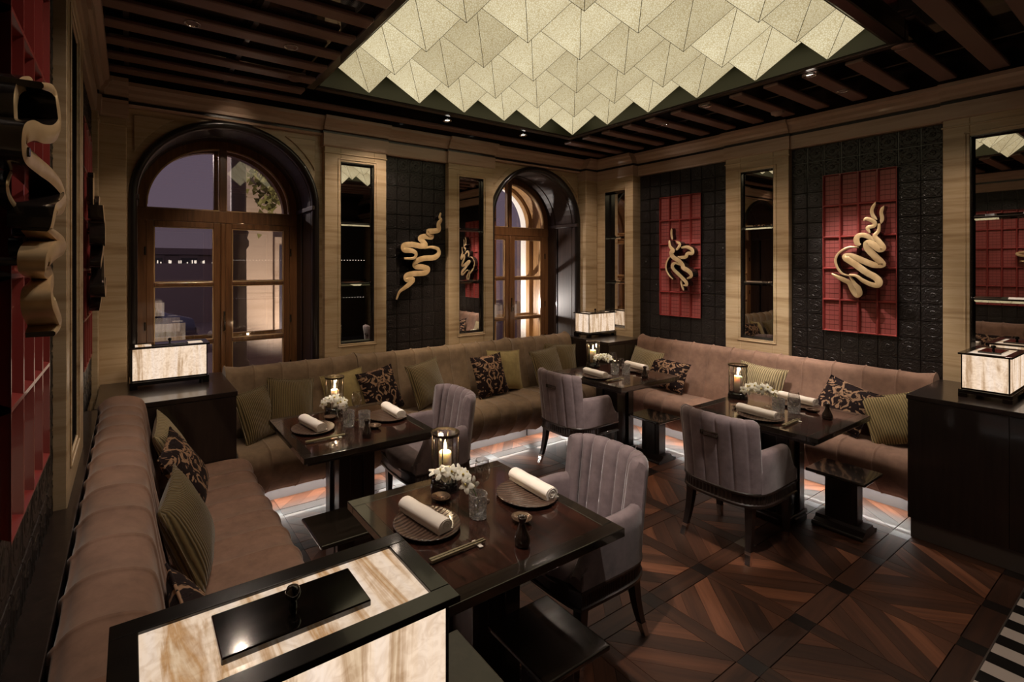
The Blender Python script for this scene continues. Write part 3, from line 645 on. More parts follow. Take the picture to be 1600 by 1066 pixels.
R2 = {'main': [(1.416, 2.162), (1.419, 2.104), (1.441, 2.063), (1.416, 2.02), (1.391, 1.97), (1.41, 1.954), (1.454, 1.997), (1.487, 2.007), (1.487, 1.964), (1.441, 1.896), (1.41, 1.854), (1.403, 1.829), (1.454, 1.829), (1.526, 1.864), (1.594, 1.899), (1.635, 1.899), (1.621, 1.873), (1.567, 1.83), (1.5, 1.77), (1.441, 1.729), (1.416, 1.696), (1.422, 1.663), (1.467, 1.67), (1.52, 1.702), (1.56, 1.735), (1.608, 1.743)],
 'tail': [(1.614, 1.743), (1.58, 1.675), (1.553, 1.633), (1.546, 1.591), (1.567, 1.572), (1.594, 1.614), (1.614, 1.674), (1.649, 1.699), (1.692, 1.724), (1.735, 1.75)],
 'loop': [(1.454, 2.022), (1.5, 2.066), (1.546, 2.077), (1.57, 2.053), (1.567, 2.01), (1.546, 1.992)],
 'arc': [(1.56, 1.975), (1.628, 1.977), (1.692, 1.936), (1.72, 1.874), (1.706, 1.804), (1.67, 1.751), (1.614, 1.735)],
 'horn': [(1.448, 2.348), (1.474, 2.284), (1.467, 2.233), (1.441, 2.197)],
 'ear': [(1.52, 2.195), (1.5, 2.21), (1.454, 2.181), (1.454, 2.148), (1.493, 2.134), (1.48, 2.091)],
 'short_strip': [(1.397, 2.309), (1.416, 2.261), (1.41, 2.211), (1.416, 2.162)]}  # second short tapered strip beside the horn
R1 = {'main': [(3.23, 2.106), (3.217, 2.041), (3.179, 1.991), (3.204, 1.968), (3.187, 1.919), (3.128, 1.878), (3.086, 1.83), (3.07, 1.798), (3.021, 1.774), (2.981, 1.743), (2.973, 1.704), (3.021, 1.68)],
 'tail': [(3.12, 1.83), (3.17, 1.85), (3.204, 1.822), (3.187, 1.773), (3.136, 1.725), (3.086, 1.678), (3.045, 1.64), (3.037, 1.608), (3.078, 1.607)],
 'loop': [(3.111, 2.021), (3.045, 2.027), (2.989, 1.994), (2.989, 1.955), (3.037, 1.956), (3.062, 1.917), (3.12, 1.914), (3.153, 1.922)],
 'arc': [(3.23, 1.944), (3.282, 1.887), (3.304, 1.805), (3.273, 1.723), (3.217, 1.667)],
 'horn': [(3.23, 2.245), (3.234, 2.18), (3.221, 2.114)], 'ear': [(3.162, 2.095), (3.12, 2.062), (3.136, 2.022), (3.17, 1.991)], 'short_strip': [(3.12, 1.662), (3.111, 1.606), (3.086, 1.543)]}
BK = {'main': [(2.731, 2.369), (2.713, 2.323), (2.725, 2.294), (2.696, 2.253), (2.696, 2.194), (2.643, 2.177), (2.574, 2.169), (2.608, 2.141), (2.62, 2.117), (2.54, 2.119), (2.489, 2.098), (2.517, 2.07), (2.551, 2.031), (2.494, 2.02), (2.394, 2.033), (2.296, 2.021), (2.296, 1.978), (2.383, 1.97), (2.427, 1.942), (2.405, 1.898), (2.296, 1.893)],
 'tail': [(2.54, 1.997), (2.62, 2.013), (2.702, 1.995), (2.713, 1.946), (2.655, 1.905), (2.528, 1.895), (2.449, 1.865), (2.438, 1.817), (2.528, 1.807), (2.591, 1.787), (2.551, 1.748), (2.416, 1.74), (2.339, 1.721), (2.339, 1.683), (2.405, 1.682), (2.361, 1.635), (2.307, 1.598), (2.253, 1.561), (2.221, 1.487)]}
LN = {'main': [(1.119, 2.145), (1.216, 2.168), (1.234, 2.145), (1.252, 2.11), (1.199, 2.079), (1.119, 2.058), (1.056, 2.049), (1.013, 2.029), (1.037, 2.008), (1.165, 2.009), (1.312, 2.012), (1.426, 2.002), (1.426, 1.974), (1.312, 1.947), (1.216, 1.932), (1.199, 1.923), (1.19, 1.892), (1.291, 1.879), (1.344, 1.864), (1.216, 1.849), (1.165, 1.828), (1.216, 1.816), (1.333, 1.804), (1.355, 1.789), (1.272, 1.772), (1.199, 1.759), (1.216, 1.733), (1.272, 1.701), (1.234, 1.684)],
 'loop': [(1.113, 2.066), (1.107, 2.104), (1.137, 2.138), (1.202, 2.168), (1.291, 2.191), (1.307, 2.157), (1.324, 2.117)], 'arc': [(1.162, 1.99), (1.131, 1.962), (1.162, 1.942), (1.244, 1.933), (1.377, 1.942)],
 'ear': [(1.415, 1.887), (1.324, 1.877), (1.299, 1.892), (1.359, 1.907)], 'short_strip': [(1.275, 1.88), (1.259, 1.858), (1.291, 1.84), (1.396, 1.848)]}
LF = {k: [(3.45+(s-1.53)*1.15, z) for s, z in v] for k, v in R2.items()}
def sculpture(w, D, label, width, dd, org):
    t = thing('ribbon_sculpture', label, 'wall sculpture', org, 0, 'ribbon wall sculptures')
    spec = {'main': (width, .066 if D is LN else .05, dd, .35, .012), 'tail': (width*(1 if D is BK else .78), .037, dd-.02, .3, .008), 'loop': (width*.8, .037, dd-.035, .5, 0), 'arc': (width*.38, .037, dd-.05, .6, 0), 'horn': (width*.5, .037, dd-.045, .1, 0), 'ear': (width*.6, .037, dd-.02, .3, 0), 'short_strip': (width*.5, .037, dd-.045, .1, 0)}
    for k, pts in D.items():
        wd, d0, d1, tp, wv = spec[k]
        if D is LN and k == 'main': ribbon(t, w, pts[:17], wd, d0-.02, d1, tp, wv, 'ribbon', org, 1); pts = pts[16:]
        ribbon(t, w, pts, wd, d0, d1, tp, wv, {'main': 'ribbon', 'tail': 'ribbon', 'loop': 'ribbon_loop', 'arc': 'ribbon_arc', 'horn': 'ribbon_tip', 'ear': 'curl', 'short_strip': 'ribbon_tip'}[k], org, 0 if (D is LN and k == 'main') else 1)
    xs = [q for v in D.values() for q in v]
    for f in (.3, .7):
        s, z = D['main'][int(len(D['main'])*f)]; a_ = wp(w, s, z, .034 if D is not BK else .012); b_ = wp(w, s, z, dd-.005); MB().tube([tuple(u-v for u, v in zip(a_, org)), tuple(u-v for u, v in zip(b_, org))], .008, 8).obj('wall_pin', 'bronze', t)
sculpture('B', BK, 'gold wavy ribbon sculpture hanging on the plain black tile panel', .056, .125, (2.5, YB, 1.9))
sculpture('R', R2, 'gold and bronze ribbon sculpture on the large right red lattice', .050, .16, (XR, 1.55, 1.9))
sculpture('R', R1, 'twisted gold ribbon sculpture on the red lattice near the corner', .048, .15, (XR, 3.1, 1.9))
sculpture('L', LN, 'big gold ribbon sculpture jutting from the left wall, nearest the camera', .034, .105, (XL, 1.2, 1.9))
sculpture('L', LF, 'dark ribbon sculpture on the left wall beside the left cabinet lamp', .046, .11, (XL, 3.45, 1.9))

# ------------------------------------------------------------------ banquettes
def banquette(w, s0, s1, dr, D, label, mat, tb=.13, bb=.25, zt=.99, nch=None, org=None, flip=False):
    L = s1-s0; n = nch or max(2, round(L/.205)); org = org or wp(w, (s0+s1)/2, 0, dr)
    t = thing('banquette', label, 'banquette', org, 0, 'channelled velvet banquettes')
    def extr(prof, name, mat_, off, ends=True):
        k_ = len(prof); nr = []
        for i in range(k_):
            a_, b_ = prof[max(i-1, 0)], prof[min(i+1, k_-1)]; tx, tz = b_[0]-a_[0], b_[1]-a_[1]; q = math.hypot(tx, tz) or 1; nr.append((tz/q*-1, tx/q))
        ts = [(0, -.010), (.022, -.0045), (.06, -.001), (.5, .0015), (.94, -.001), (.978, -.0045)]; cols = []
        for c in range(n):
            for tt, of in ts: cols.append((s0+L*(c+tt)/n, of, (c == 0 and tt < .5), 0))
        cols.append((s1, -.010, False, 0)); P = []
        for s, of, _, _ in cols:
            e_ = min(s-s0, s1-s); rd = 0
            if e_ < .035: rd = -(.022)*(1-e_/.035)
            row = []
            for (d, z), (nd, nz) in zip(prof, nr):
                o_ = (of if e_ > .001 else 0)+rd; row.append(tuple(u-v for u, v in zip(wp(w, s, z+nz*o_, d+nd*o_), org)))
            P.append(row)
        m = MB().grid(P, smooth=True)
        m.add(P[0], [tuple(range(k_))]); m.add(P[-1], [tuple(range(k_-1, -1, -1))])
        return m.obj(name, mat_, t, fixn=True)
    bp = [(dr, .30), (dr, .62), (dr+.004, zt-.07), (dr+.018, zt-.03), (dr+.05, zt-.004), (dr+tb*.55, zt), (dr+tb*.9, zt-.018), (dr+tb+.012, zt-.06), (dr+tb+.035, zt-.2), (dr+bb-.03, .62), (dr+bb-.005, .50), (dr+bb, .44), (dr+bb, .30)]
    extr(smooth_path(bp, 3)[::-1], 'backrest', mat, 0)
    sp = [(dr+.06, .12), (dr+.06, .452), (dr+bb-.02, .466), (D-.22, .478), (D-.09, .474), (D-.035, .455), (D-.006, .415), (D, .37), (D-.022, .30), (D-.07, .225), (D-.13, .165), (D-.175, .135), (D-.19, .12)]
    extr(sp[:3][::1] and smooth_path(sp[1:], 3)[::-1]+[sp[0]], 'seat', mat, 0)
    m = MB(); a_ = wp(w, s0+.01, .0, dr+.03); b_ = wp(w, s1-.01, .12, D-.30); m.box(a_[0]-org[0], b_[0]-org[0], a_[1]-org[1], b_[1]-org[1], 0, .12); m.obj('plinth', 'plinth_grey', t)
    # led strip under the seat
    c = wp(w, (s0+s1)/2, .112, D-.215)
    light('under_seat_led', 'AREA', c, LED*L, (1, .94, .86), None, sx=(L-.1 if w == 'B' else .03), sy=(.03 if w == 'B' else L-.1), rot=(0, 0, 0))
    return t
LED = 5.2
banquette('R', 1.09, 3.575, .076, .72, 'long rose-beige channelled velvet banquette along the right wall', 'sofa_velvet')
banquette('B', .64, 1.752, .076, .79, 'olive-beige velvet banquette section under the left window', 'sofa_velvet_olive')
banquette('B', 1.758, 3.588, .076, .79, 'long middle banquette section below the gold ribbon panel', 'sofa_velvet_olive')
banquette('B', 3.594, 4.54, .076, .79, 'short banquette section below the right window, by the corner cabinet', 'sofa_velvet_olive')
banquette('L', .96, 3.55, .088, .945, 'rose-beige velvet banquette along the left wall, nearest the camera', 'sofa_velvet', tb=.20, bb=.30, zt=1.0)
ci += 1; m = MB(); m.box(XL, XL+.082, YN, 3.55, .90, .955); struct(m.obj('trim_%d' % ci, 'wenge', bevel=.003))
ci += 1; m = MB(); m.box(XL, XL+.05, YN, 3.55, 0, .90); struct(m.obj('trim_%d' % ci, 'wenge'))

# ------------------------------------------------------------------ cabinets
def cabinet(x0, x1, y0, y1, label, face):
    cx, cy = (x0+x1)/2, (y0+y1)/2; t = thing('side_cabinet', label, 'cabinet', (cx, cy, 0), 0, 'dark corner cabinets'); X0, X1, Y0, Y1 = x0-cx, x1-cx, y0-cy, y1-cy
    B(X0+.008, X1-.008, Y0+.008, Y1-.008, .13, .925).obj('carcass', 'wenge', t)
    B(X0, X1, Y0, Y1, .925, .955).obj('top', 'wenge', t, bevel=.003)
    B(X0+.02, X1-.02, Y0+.02, Y1-.02, 0, .13).obj('plinth', 'shop_dark' if face is None else 'plinth_dark', t)
    if face == 'x':
        h = (Y1-Y0-.02)/2
        for k_ in range(2): B(X0+.001, X0+.010, Y0+.01+h*k_+.0015, Y0+.01+h*(k_+1)-.0015, .135, .92).obj('door', 'wenge', t)
    elif face == 'y':
        h = (X1-X0-.02)/2
        for k_ in range(2): B(X0+.01+h*k_+.0015, X0+.01+h*(k_+1)-.0015, Y0+.001, Y0+.010, .135, .92).obj('door', 'wenge', t)
    return t
plain('plinth_dark', (.10, .08, .075), .35)
cabinet(4.43, 5.225, .17, 1.083, 'dark cabinet on the right carrying the right-hand onyx lamp', 'x')
cabinet(4.55, 5.145, 3.582, 4.225, 'dark cabinet in the far room corner between two banquettes', 'y')
cabinet(-.185, .63, 3.56, 4.285, 'dark cabinet under the left window with onyx lamp on it', 'y')
cabinet(-.155, .66, .20, .952, 'dark cabinet below the nearest onyx lamp', 'x')

# ------------------------------------------------------------------ onyx lamps
def lamp0():
    t = thing('onyx_lamp', '', 'lamp'); Wd, Dp = .24, .106
    for sx in (-1, 1):
        for sy in (-1, 1): B(sx*(Wd+.012), sx*(Wd-.035), sy*(Dp+.012), sy*(Dp-.03), 0, .03).obj('foot', 'black_lacquer', t, bevel=.003)
    B(-Wd-.012, Wd+.012, -Dp-.012, Dp+.012, .026, .052).obj('base', 'black_lacquer', t, bevel=.004)
    m = MB(); f = .006
    for sx in (-1, 1):
        for sy in (-1, 1): m.box(sx*Wd, sx*(Wd-f), sy*Dp, sy*(Dp-f), .052, .285)
    for sy in (-1, 1): m.box(-Wd, Wd, sy*Dp, sy*(Dp-f), .052, .062)
    for sx in (-1, 1): m.box(sx*Wd, sx*(Wd-f), -Dp, Dp, .052, .062)
    m.obj('frame', 'black_frame', t)
    for sy in (-1, 1): B(-Wd+f, Wd-f, sy*(Dp-.001), sy*(Dp-.009), .062, .281).obj('onyx_panel', 'onyx_upright', t)
    for sx in (-1, 1): B(sx*(Wd-.001), sx*(Wd-.009), -Dp+f, Dp-f, .062, .281).obj('onyx_panel', 'onyx_upright', t)
    m = MB(); o_ = .017; iw, idp = Wd-.022, Dp-.024
    m.box(-Wd-o_, Wd+o_, Dp+o_-.005, idp, .281, .293); m.box(-Wd-o_, Wd+o_, -Dp-o_+.005, -idp, .281, .293); m.box(-Wd-o_, -iw, -idp, idp, .281, .293); m.box(iw, Wd+o_, -idp, idp, .281, .293)
    m.obj('top_frame', 'black_frame', t, bevel=.0015)
    B(-iw, iw, -idp, idp, .274, .287).obj('top_panel', 'onyx_flat', t)
    B(-.118, .118, -.052, .052, .287, .298).obj('cover_plate', 'black_lacquer', t, bevel=.002)
    m = MB().lathe([(.0, .298), (.007, .298), (.006, .306), (.005, .310), (.011, .316), (.013, .323), (.010, .331), (.0, .334)], 14); m.obj('finial', 'black_lacquer', t)
    return t
lp = lamp0(); lp['label'] = 'big glowing onyx box lamp nearest the camera'; lp['group'] = 'onyx box lamps'; lp.location = (.229, .808, .955)
for lab, x, y in (('glowing onyx box lamp on the left cabinet before the window', .248, 4.08), ('small-looking pale onyx box lamp on the far corner cabinet', 4.895, 4.05), ('glowing onyx box lamp on the right cabinet before the wide mirror', 4.895, .762)):
    dup(lp, lab, (x, y, .955))

# ------------------------------------------------------------------ tables and bag stools
def table0():
    t = thing('dining_table', '', 'table'); hx, hy, bw = .437, .408, .062
    m = MB(); m.box(-hx, hx, -hy, -hy+bw, .715, .75); m.box(-hx, hx, hy-bw, hy, .715, .75); m.box(-hx, -hx+bw, -hy+bw, hy-bw, .715, .75); m.box(hx-bw, hx, -hy+bw, hy-bw, .715, .75)
    m.obj('top_border', 'table_edge_wood', t, bevel=.003)
    B(-hx+bw, hx-bw, -hy+bw, hy-bw, .72, .7492).obj('top_inlay', 'macassar', t)
    B(-hx+.03, hx-.03, -hy+.03, hy-.03, .690, .715).obj('under_frame', 'wenge', t, bevel=.004)
    m = MB(); a_ = .105
    m.box(-a_, a_, -a_, a_, .05, .69)
    for sx in (-1, 1):
        for sy in (-1, 1): m.box(sx*.125, sx*.045, sy*.125, sy*.045, .05, .69)
    m.obj('pedestal', 'wenge', t, bevel=.004)
    m = MB(); m.box(-.19, .19, -.09, .09, 0, .045); m.box(-.09, .09, -.155, .155, 0, .045); m.box(-.14, .14, -.14, .14, .03, .058); m.obj('base', 'wenge', t, bevel=.008)
    return t
tb = table0(); tb['group'] = 'square dark dining tables'
TABLES = [((1.272, 1.672), 'nearest table', 'square dark glossy dining table nearest the camera, beside big onyx lamp'), ((1.252, 3.07), 'left window table', 'square dark dining table before the banquette under the left window'),
          ((4.03, 1.685), 'right table', 'square dark dining table by the right banquette and right cabinet'), ((4.07, 3.13), 'far corner table', 'square dark dining table in the far room corner')]
for i, (p, nm, lab) in enumerate(TABLES):
    if i == 0: tb['label'] = lab; tb.location = (*p, 0)
    else: dup(tb, lab, (*p, 0))
def stool0():
    t = thing('bag_stool', '', 'stool')
    B(-.165, .165, -.165, .165, .378, .40).obj('top', 'table_edge_wood', t, bevel=.006)
    B(-.12, .12, -.12, .12, .358, .378).obj('under_block', 'wenge', t, bevel=.005)
    m = MB(); m.box(-.045, .045, -.085, .085, .06, .36)
    for sy in (-1, 1): m.box(-.05, .05, sy*.09, sy*.012, .06, .36)
    m.box(-.056, .056, -.05, .05, .06, .36); m.obj('column', 'wenge', t, bevel=.003)
    m = MB(); pr = [(-.12, 0), (-.115, .025), (-.07, .045), (-.06, .065), (.06, .065), (.07, .045), (.115, .025), (.12, 0)]
    v = [(x, -.14, z) for x, z in pr]+[(x, .14, z) for x, z in pr]; n = len(pr); m.add(v, [tuple(range(n)), tuple(range(2*n-1, n-1, -1))]+[(i, (i+1) % n, n+(i+1) % n, n+i) for i in range(n)])
    for sx in (-1, 1): m.tube([(sx*.115, -.142, .016), (sx*.115, .142, .016)], .016, 10)
    m.obj('base', 'wenge', t, fixn=True)
    return t
st = stool0(); st['group'] = 'low dark bag stools'; st['label'] = 'low dark bag stool beside the right table and its tub chair'; st.location = (4.195, 1.345, 0)
dup(st, 'low dark bag stool under the edge of the nearest table', (1.36, 1.355, 0)); dup(st, 'low dark bag stool beside the far corner table', (4.21, 2.80, 0)); dup(st, 'low dark bag stool between left banquette and left window table', (.98, 2.545, 0))

# ------------------------------------------------------------------ tub chairs (local: facing +X)
HP = []
for i in range(81):
    t_ = pi/2*i/80; HP.append((-.29*cos(t_)**(2/3.2), .264*sin(t_)**(2/3.2)))
HS = [0]
for (xa, ya), (xb, yb) in zip(HP, HP[1:]): HS.append(HS[-1]+math.hypot(xb-xa, yb-ya))
def plan(a_, off=0):   # rounded-square rear half (|a_| <= 1), then straight arms up to |a_| = 2
    s = 1 if a_ >= 0 else -1; q = abs(a_)
    if q <= 1:
        L = q*HS[-1]; i = 0
        while i < 79 and HS[i+1] < L: i += 1
        f = (L-HS[i])/max(1e-6, HS[i+1]-HS[i]); p = tuple(HP[i][k]+(HP[i+1][k]-HP[i][k])*f for k in (0, 1)); n_ = 3.2
        nn = Vector((-abs(p[0]/.29)**(n_-1)/.29, abs(p[1]/.264)**(n_-1)/.278)).normalized()
    else:
        p = ((q-1)*.25, .264-.004*(q-1)); nn = Vector((0.02, 1)).normalized()
    return (p[0]-nn[0]*off, s*(p[1]-nn[1]*off))
def chair0():
    t = thing('tub_chair', '', 'chair'); NCH = 7; A0 = .64
    ts = [(0, 0), (.06, .5), (.2, .85), (.5, 1), (.8, .85), (.94, .5)]; cols = []
    for c in range(NCH):
        for tt, h in ts: cols.append((-A0+2*A0*(c+tt)/NCH, h))
    cols.append((A0, .0))
    ZTP = .885; P = []
    for a_, h in cols:
        row = []; inn = .054+.036*h; top = ZTP-.005+.005*h-.012*(abs(a_)/A0)**4
        def pt(off, z):
            x, y = plan(a_, off); k_ = max(0, z-.43); return (x-.12*k_*(1-.15*abs(a_))-.06*k_*k_, y*(1+.03*k_), z)
        g = .009*(1-h)**2
        for z in (.42, .50, .60, .70, .78, .83): row.append(pt(g, z))
        row += [pt(.006, top-.022), pt(.022, top-.004), pt(.040, top), pt(inn-.012, top-.012), pt(inn, top-.04)]
        for z in (.78, .70, .62, .54, .47): row.append(pt(inn+.012*((.885-z)/.4), z))
        P.append(row)
    m = MB().grid(P, smooth=True); m.add(P[0], [tuple(range(len(P[0])))]); m.add(P[-1], [tuple(range(len(P[0])-1, -1, -1))]); m.obj('backrest', 'chair_velvet', t, fixn=True)
    for s in (-1, 1):
        P = []; N_ = 22
        for i in range(N_+1):
            f = i/N_; a_ = A0-.03+(1.98-A0+.03)*f; px, _ = plan(a_)
            h = .675-.012*f
            if f > .72: h = .663-.19*((f-.72)/.28)**.75
            row = []
            for off, z in ((.0, .42), (.0, .50), (.0, (h+.5)/2), (.002, h-.022), (.014, h-.004), (.033, h), (.054, h-.006), (.066, h-.028), (.068, (h+.45)/2), (.068, .43)):
                x, y = plan(a_, off); row.append((x-.012*(1-f), s*y, max(z, .42)))
            P.append(row)
        m = MB().grid(P, smooth=True); m.add(P[0], [tuple(range(10))]); m.add(P[-1], [tuple(range(9, -1, -1))]); m.obj('armrest', 'chair_velvet', t, fixn=True)
    loop = [plan(-1.98+3.96*i/60, .07) for i in range(61)]; loop += [(.275, .10), (.282, 0), (.275, -.10)]
    m = MB(); n = len(loop); rows = []
    for sc, z in ((1, .40), (1, .455), (.97, .475), (.88, .486), (.5, .492), (.01, .494)): rows.append([(x*sc+.0, y*sc, z) for x, y in loop])
    m.grid(rows, False, True, True); m.obj('seat', 'chair_velvet', t, fixn=True)
    # fluted rail
    full = [plan(-1.98+3.96*i/150, 0) for i in range(151)]; full += [(.262, .2), (.272, .1), (.275, 0), (.272, -.1), (.262, -.2)]
    n = len(full); rows = []
    for off, z, fl in ((.0, .425, 0), (-.004, .42, 0), (-.004, .41, 0), (.004, .405, 0), (.004, .402, 1), (.004, .355, 1), (.004, .352, 0), (-.003, .348, 0), (-.003, .335, 0), (.01, .33, 0), (.05, .33, 0), (.05, .425, 0)):
        row = []
        for i, (x, y) in enumerate(full):
            k_ = off+(.004 if fl and i % 2 else 0); L = math.hypot(x, y); row.append((x*(1-k_/L), y*(1-k_/L), z))
        rows.append(row)
    MB().grid(rows, True, True, False).obj('seat_rail', 'wenge', t, fixn=True)
    for sx, tp, ft in ((-1, (-.205, .185), (-.275, .205)), (1, (.20, .215), (.205, .21))):
        for sy in (-1, 1):
            pts = []
            for i in range(7):
                f = i/6; pts.append((tp[0]+(ft[0]-tp[0])*f**1.8, sy*(tp[1]+(ft[1]-tp[1])*f**1.8), .34*(1-f), .024-.011*f))
            def seg(i0, i1, nm, mt, par, gr=0):
                m = MB(); rows = [[(x+r*cx+gr*cx, y+r*cy+gr*cy, z) for cx, cy in ((-1, -1), (1, -1), (1, 1), (-1, 1))] for x, y, z, r in pts[i0:i1+1]]
                m.grid(rows, False, True, False, flip=True); m.add(rows[0], [(0, 1, 2, 3)]); m.add(rows[-1], [(3, 2, 1, 0)]); return m.obj(nm, mt, par, fixn=True)
            lg = seg(0, 6, 'leg', 'wenge', t)
            pz = [(x, y, z, r) for x, y, z, r in pts]; tip = pts[5]; pts2 = [((pts[4][0]+2*tip[0])/3, (pts[4][1]+2*tip[1])/3, .075, .0168), (tip[0], tip[1], tip[2], tip[3]), pts[6]]
            m = MB(); rows = [[(x+(r+.001)*cx, y+(r+.001)*cy, z) for cx, cy in ((-1, -1), (1, -1), (1, 1), (-1, 1))] for x, y, z, r in pts2]; m.grid(rows, False, True, False, flip=True); m.add(rows[-1], [(3, 2, 1, 0)])
            m.obj('metal_tip', 'chrome', lg, fixn=True)
    m = MB(); x, y = plan(0, 0); k_ = .30; xb = x-.12*k_-.06*k_*k_
    for q in ((-.055, .055, .762, .768), (-.055, .055, .738, .744), (-.055, -.049, .744, .762), (.049, .055, .744, .762)): m.box(xb-.010, xb+.012, *q)
    m.box(xb+.002, xb+.012, -.05, .05, .744, .762)
    m.obj('pull_handle', 'brass_dark', t, bevel=.002)
    return t
ch = chair0(); ch['group'] = 'mauve velvet tub chairs'; ch['label'] = 'mauve velvet tub chair at the nearest table, fluted inside back facing us'; ch.location = (1.875, 1.68, 0); ch.rotation_euler = (0, 0, pi)
dup(ch, 'mauve velvet tub chair at the left window table, partly behind a candle', (1.85, 3.06, 0), pi)
dup(ch, 'mauve velvet tub chair at the right table, outer back with handle toward us', (3.455, 1.69, 0), 0); dup(ch, 'mauve velvet tub chair at the far corner table, outer back seen', (3.48, 3.085, 0), 0)
# ------------------------------------------------------------------ cushions
def pillow_mesh(w, h, th, mat, ears=.022, n=16):
    def sid(sg):
        P = []
        for i in range(n+1):
            row = []
            for j in range(n+1):
                u, v = -1+2*i/n, -1+2*j/n
                pin = 1-.075*(1-abs(u)**2.5)*(abs(v)**3)-0; pin2 = 1-.075*(1-abs(v)**2.5)*(abs(u)**3)
                x, y = u*w/2*pin2, v*h/2*pin; z = sg*th/2*((1-abs(u)**2.6)*(1-abs(v)**2.6))**.55
                z += sg*.006*sin(u*5+v*3)*((1-u*u)*(1-v*v))
                row.append((x, y, z))
            P.append(row)
        return P
    m = MB(); m.grid(sid(1), smooth=True); m.grid(sid(-1), smooth=True, flip=True)
    top = sid(1); edge = [top[i][0] for i in range(n+1)]+[top[n][j] for j in range(1, n+1)]+[top[i][n] for i in range(n-1, -1, -1)]+[top[0][j] for j in range(n-1, 0, -1)]
    pm_ = MB().tube(edge+[edge[0], edge[1]], .0055, 6, cap=False)
    return m.data('cushion', mat), pm_.data('piping', mat)
PMC = {}
def cushion(w, s, z, d, wd, h, mat, label, lean=18, yaw=0, roll=0, th=.13, group=None):
    k_ = (wd, h, mat, th)
    if k_ not in PMC: PMC[k_] = pillow_mesh(wd, h, th, mat)
    o = link('cushion', PMC[k_][0]); tag(o, label, 'cushion', group); link('piping', PMC[k_][1], o)
    base = {'B': Matrix.Rotation(0, 4, 'Z'), 'R': Matrix.Rotation(-pi/2, 4, 'Z'), 'L': Matrix.Rotation(pi/2, 4, 'Z')}[w]
    M = base @ Matrix.Rotation(radians(yaw), 4, 'Z') @ Matrix.Rotation(radians(90-lean), 4, 'X') @ Matrix.Rotation(radians(roll), 4, 'Z')
    o.matrix_world = Matrix.Translation(wp(w, s, z, d)) @ M
GO, GD, GY = 'olive corduroy cushions', 'dark damask cushions', 'yellow and cream cushions'
cushion('B', .86, .665, .40, .40, .40, 'olive_corduroy', 'olive corduroy cushion leaning on the left cabinet side', 20, 30, 4, group=GO)
cushion('B', 1.115, .70, .37, .40, .40, 'olive_corduroy', 'olive corduroy cushion with piped edge, second from the left cabinet', 22, 8, -9, group=GO)
cushion('B', 1.60, .70, .33, .38, .38, 'plain_yellow', 'plain mustard cushion half behind the candle on left window table', 18, -8, 8, group=GY)
cushion('B', 1.915, .695, .39, .40, .40, 'damask', 'dark damask cushion beside the plain mustard cushion, behind the left window table', 24, 10, 6, group=GD)
cushion('B', 2.42, .695, .37, .42, .42, 'olive_corduroy', 'olive ribbed cushion standing alone in the middle of back banquette', 20, 12, 6, group=GO)
cushion('B', 3.16, .685, .40, .42, .42, 'damask', 'square dark damask cushion before a plain mustard cushion, below right window', 18, 4, 2, group=GD)
cushion('B', 3.42, .70, .33, .42, .42, 'plain_yellow', 'plain mustard cushion half behind the square damask cushion', 16, -6, -4, group=GY)
cushion('B', 3.98, .70, .40, .48, .38, 'olive_corduroy', 'olive corduroy cushion above the far tub chair back', 18, 6, 3, group=GO)
cushion('B', 4.26, .72, .33, .42, .38, 'olive_corduroy', 'olive corduroy cushion tucked last, against the corner cabinet', 18, -20, -4, group=GO)
cushion('R', 3.40, .70, .36, .42, .36, 'cream_corduroy', 'cream corduroy cushion beside the corner cabinet on right banquette', 20, -8, -4, group=GY)
cushion('R', 3.09, .655, .42, .46, .32, 'damask', 'oblong tan and dark damask cushion by the far corner table', 22, -4, -3, group=GD)
cushion('R', 2.22, .70, .35, .40, .40, 'cream_corduroy', 'cream ribbed cushion behind the candle on the right table', 18, 0, -4, group=GY)
cushion('R', 1.57, .69, .40, .40, .38, 'damask', 'dark damask cushion slumped beside the yellow ribbed cushion, right banquette', 28, -10, -14, group=GD)
cushion('R', 1.25, .665, .40, .38, .38, 'yellow_corduroy', 'yellow ribbed cushion leaning against the right cabinet', 26, 18, 16, group=GY)
cushion('L', 3.38, .70, .46, .42, .40, 'cream_corduroy', 'cream corduroy cushion behind a damask one on left banquette', 26, -8, 8, group=GY)
cushion('L', 3.02, .685, .50, .42, .40, 'damask', 'dark damask cushion in front of the cream one, left banquette', 30, -14, 6, group=GD)
cushion('L', 2.38, .675, .455, .44, .42, 'olive_corduroy', 'olive ribbed cushion in the middle of the left banquette', 22, -12, 3, group=GO, th=.15)
cushion('L', 1.62, .665, .44, .42, .38, 'damask', 'dark damask cushion just showing above the nearest onyx lamp', 24, 6, 0, group=GD)

